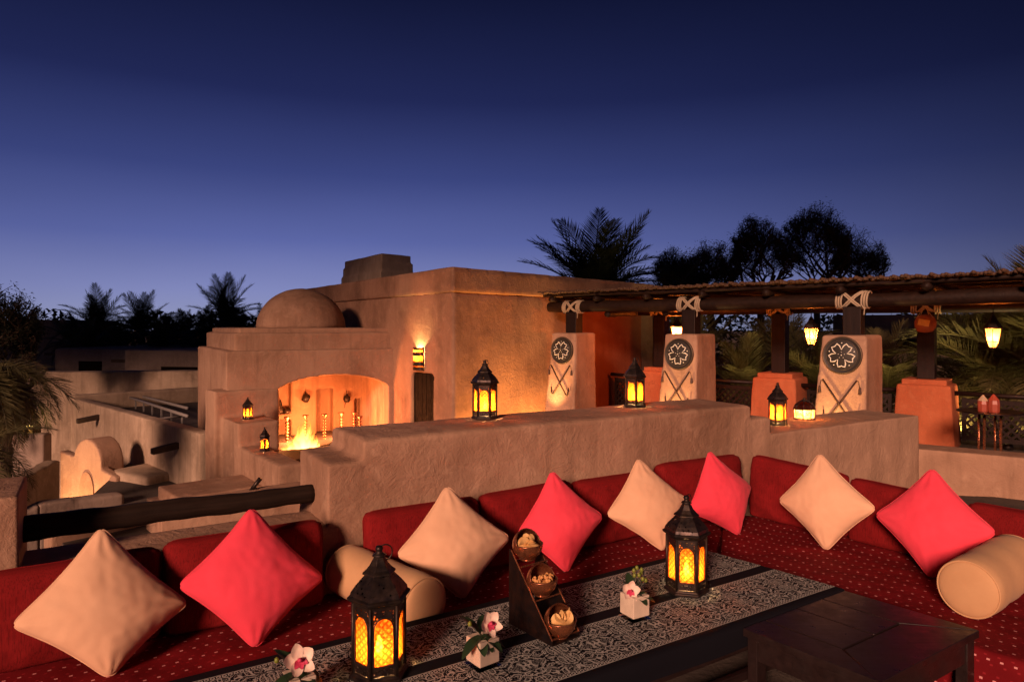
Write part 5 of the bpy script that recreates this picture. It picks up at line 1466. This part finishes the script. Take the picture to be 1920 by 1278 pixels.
def palm(loc, zc, L, n, label, ms, seed, lo=-20, hi=80, trunk_r=.16, zbase=-3.9, yaw=(0, 360), group='date palms', joined=False):
    rr_ = random.Random(seed)
    t = thing('date_palm', label, 'palm tree', Matrix.Translation((loc.x, loc.y, zbase)), group)
    h = zc-zbase
    k = max(6, int(h/.18)); pts, rd = [], []
    for i in range(k+1):
        pts.append((.05*math.sin(i*.3+seed), .05*math.cos(i*.23), h*i/k)); rd.append(trunk_r*(1+.16*(i % 2))*(1.15-.3*i/k))
    MB().tube(pts, rd, 10).build('trunk', M_BARK, t)
    jm = MB()
    for i in range(n):
        a_ = R(yaw[0]+(yaw[1]-yaw[0])*((i*.618+rr_.uniform(0, .12)) % 1)); pit = R(lo+(hi-lo)*((i+.5)/n)+rr_.uniform(-6, 6))
        dr = min(len(ms)-1, int((1-(math.degrees(pit)+20)/110)*len(ms)))
        dr = max(0, min(len(ms)-1, dr+rr_.choice((-1, 0, 0, 1))))
        s = L*rr_.uniform(.82, 1.1)
        mw = Matrix.Translation((0, 0, h)) @ Matrix.Rotation(a_, 4, 'Z') @ Matrix.Rotation(-pit+R(12), 4, 'Y') @ Matrix.Scale(s, 4)
        if joined:
            me = ms[dr]; jm.add([mw @ v.co for v in me.vertices], [tuple(p.vertices) for p in me.polygons])
        else:
            link(ms[dr], 'frond', None, t, mw)
    if joined: jm.build('crown', ms[0].materials[0], t)
    return t
# behind the building
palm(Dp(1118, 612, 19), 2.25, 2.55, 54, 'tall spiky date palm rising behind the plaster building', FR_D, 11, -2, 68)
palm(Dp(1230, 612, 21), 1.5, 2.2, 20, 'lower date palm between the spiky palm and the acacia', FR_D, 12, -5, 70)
# far row on the left
far = [(182, 628, 36, 1.9, 'far palm with upright fronds above the village house'), (266, 634, 38, 1.9, 'far palm with low round crown above the village houses'), (424, 612, 34, 1.85, 'far palm with the highest crown beside the dome'),
       (494, 622, 40, 1.7, 'far palm half hidden behind the dome'), (345, 634, 44, 2.0, 'dim far palm in the gap beside the highest palm'), (318, 640, 39, 1.6, 'small far palm below the skyline over the long window slot'),
       (135, 646, 42, 1.9, 'far palm beside the distant dark house'), (225, 655, 33, 1.5, 'low bushy palm behind the house with the red door'), (385, 640, 31, 1.6, 'low bushy palm beside the pavilion roof'), (300, 656, 31, 1.4, 'small bushy palm over the village house roof'), (165, 660, 31, 1.4, 'low bushy palm over the red door house'), (450, 640, 34, 1.6, 'low palm behind the pavilion roof')]
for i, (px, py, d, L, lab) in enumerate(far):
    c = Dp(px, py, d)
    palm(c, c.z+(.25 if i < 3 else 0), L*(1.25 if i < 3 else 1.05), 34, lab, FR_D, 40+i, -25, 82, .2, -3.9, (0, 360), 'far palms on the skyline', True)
# big palm at the left edge
lp_ = Dp(-50, 695, 9.2)
palm(lp_, lp_.z, 1.35, 34, 'shaggy date palm with long drooping fronds at the edge of the lower yard', FR_N, 71, -30, 16, .17)
lp2 = Dp(-70, 850, 7.4)
palm(lp2, lp2.z, 1.05, 16, 'lower date palm with fronds hanging over the yard wall', FR_N, 72, -40, 35, .15)
lp3 = Dp(16, 742, 16.5)
palm(lp3, lp3.z, 1.5, 18, 'palm with lit rough trunk beside the glowing planter', FR_M, 73, -30, 40, .26)
# palms behind the lattice fence
for i, (px, py, d, L, yw, lab) in enumerate(((1905, 742, 11.6, 2.3, (60, 250), 'palm with long arching fronds behind the bistro table'), (1960, 700, 11.0, 2.4, (60, 260), 'palm with crossing fronds beside the end of the lattice fence'),
                                     (1660, 760, 13.2, 1.7, (0, 360), 'bushy palm behind the terracotta pillar'), (1395, 745, 14.6, 1.6, (0, 360), 'bushy palm behind the fence between shield pillars'),
                                     (1540, 750, 14.0, 1.6, (0, 360), 'bushy palm behind the lit hanging lantern'), (1810, 770, 13.4, 1.6, (0, 360), 'low bushy palm filling the fence gap behind the bistro table'), (1300, 700, 17, 2.0, (0, 360), 'dim palm in the shade behind the middle shield pillar'), (1470, 700, 17.5, 2.0, (0, 360), 'dim palm behind the fence and the acacia trunk'))):
    c = Dp(px, py, d)
    palm(c, c.z, L, 22, lab, FR_N if i < 6 else FR_M, 90+i, -8, 78, .17, -3.9, yw, 'palms behind the lattice fence')
# modern block behind the pergola
A, B = Dp(1560, 588, 27), Dp(1900, 585, 24)
wb = thing('village_house', 'pale grey flat house with shaded openings beyond the pergola', 'house', frame(Vector((A.x, A.y, 0)), B-A))
Lw = Vector((B.x-A.x, B.y-A.y, 0)).length
MB().box(0, Lw, .3, 5, -3.9, 1.9).build('wall', M_FAR, wb, None, False, .03)
MB().box(2.2, Lw-.5, -.1, .3, 1.0, 1.3).build('canopy', M_OLD, wb, None, False, .03)
MB().box(2.2, Lw-.5, .27, .31, -1.0, .98).build('opening', M_DOOR, wb)
o = MB().box(2.1, 4.6, -.6, .0, -3.9, .62).build('garden_wall', M_OLD, wb, None, False, .05)

def acacia(px, d, ztop, rx, rz, label, seed, nleaf):
    """thorn tree: trunk, forking limbs kept inside a rounded crown, fine leaf sprays on the twigs"""
    rr_ = random.Random(seed)
    loc = Dp(px, 612, d); zb_ = -3.9
    t = thing('acacia_tree', label, 'tree', Matrix.Translation((loc.x, loc.y, zb_)), 'acacia trees beyond the village')
    zc = ztop-zb_-rz
    wood_ = MB(); tips = []
    def inside(q):
        e = Vector((q.x/rx, q.y/rx, (q.z-zc)/rz))
        f = 1+.22*noise.noise(e*1.7+Vector((seed, 0, 0)))
        if e.length > f:
            e = e*(f/e.length)*rr_.uniform(.55, 1.0); return Vector((e.x*rx, e.y*rx, e.z*rz+zc))
        return q
    def grow(p, dr, L, r, lv):
        k = 5; pts = [p]; q = p.copy(); dd = dr.copy()
        for i in range(k):
            dd = (dd+Vector((rr_.uniform(-.25, .25), rr_.uniform(-.25, .25), rr_.uniform(-.08, .16)))).normalized()
            q = q+dd*L/k
            if lv >= 1: q = inside(q)
            pts.append(q.copy())
        wood_.tube(pts, [max(.006, r*(1-.45*i/k)) for i in range(k+1)], 6 if lv < 3 else 4, False)
        if lv >= 3: tips.extend(pts[1:])
        if lv == 5: return
        for b_ in range(3 if lv < 4 else 2):
            a_ = rr_.uniform(0, 2*math.pi)
            nd = (dd*.55+Vector((math.cos(a_), math.sin(a_), 0))*.75+Vector((0, 0, rr_.uniform(-.05, .45)))).normalized()
            grow(pts[rr_.choice((2, 3, 4, 5))], nd, L*rr_.uniform(.62, .85), r*.58, lv+1)
    h0 = zc-rz*.85
    trunk = [Vector((.12*math.sin(i*.9+seed), .1*math.cos(i*.7), h0*i/6)) for i in range(7)]
    wood_.tube(trunk, [.16-.008*i for i in range(7)], 8)
    for b_ in range(4):
        a_ = b_*math.pi/2+seed
        grow(trunk[-1], Vector((math.cos(a_)*.6, math.sin(a_)*.6, .9)).normalized(), rz*.85, .075, 0)
    wood_.build('trunk', M_BARK, t)
    lv_ = MB()
    for i in range(nleaf):
        c = rr_.choice(tips)+Vector((rr_.gauss(0, .07), rr_.gauss(0, .07), rr_.gauss(.02, .06)))
        dv = Vector((rr_.gauss(0, 1), rr_.gauss(0, 1), rr_.gauss(0, .6))).normalized(); sd = dv.orthogonal().normalized()
        L = rr_.uniform(.04, .095); w = L*.18
        lv_.add([c-sd*w, c+sd*w, c+dv*L], [(0, 1, 2)])
    lv_.build('crown', M_ACACIA, t)
acacia(1525, 24, 5.80, 1.35, 2.1, 'tallest acacia tree with airy rounded crown', 3, 19000)
acacia(1430, 23, 5.20, 1.10, 1.8, 'dense acacia between the tallest tree and the lower one', 5, 15000)
acacia(1610, 25, 5.25, 1.00, 1.9, 'slim acacia with thin outer twigs beside the tallest one', 8, 9500)
acacia(1330, 22, 4.35, 1.05, 1.6, 'lower round acacia behind the middle shield pillar', 14, 15000)
acacia(1262, 25, 4.35, 1.0, 1.6, 'round acacia beside the spiky palm', 15, 13000)
acacia(-8, 17, 2.65, .95, 1.9, 'dark leafy tree rising at the edge beyond the shaggy palm', 21, 16000)

# dark bushes that close the horizon
rr_ = random.Random(77); bm_ = MB()
for i in range(26000):
    a_ = rr_.uniform(-.95, .95); d = rr_.uniform(46, 60)
    top = 2.2+1.6*noise.noise(Vector((a_*14, 3, 0)))+.8*noise.noise(Vector((a_*45, 9, 0)))
    c = Vector((math.tan(a_)*d, d, -3.9+(top+3.9)*rr_.random()**.7))
    u_ = Vector((rr_.gauss(0, 1), rr_.gauss(0, 1), rr_.gauss(0, 1))).normalized(); w_ = u_.orthogonal().normalized(); s = rr_.uniform(.25, .6)
    bm_.add([c-w_*s*.3, c+w_*s*.3, c+u_*s], [(0, 1, 2)])
o = bm_.build('far_shrubbery', M_PALMD); tag(o, 'dark far belt of bushes closing the horizon', 'shrubbery', None, 'stuff')
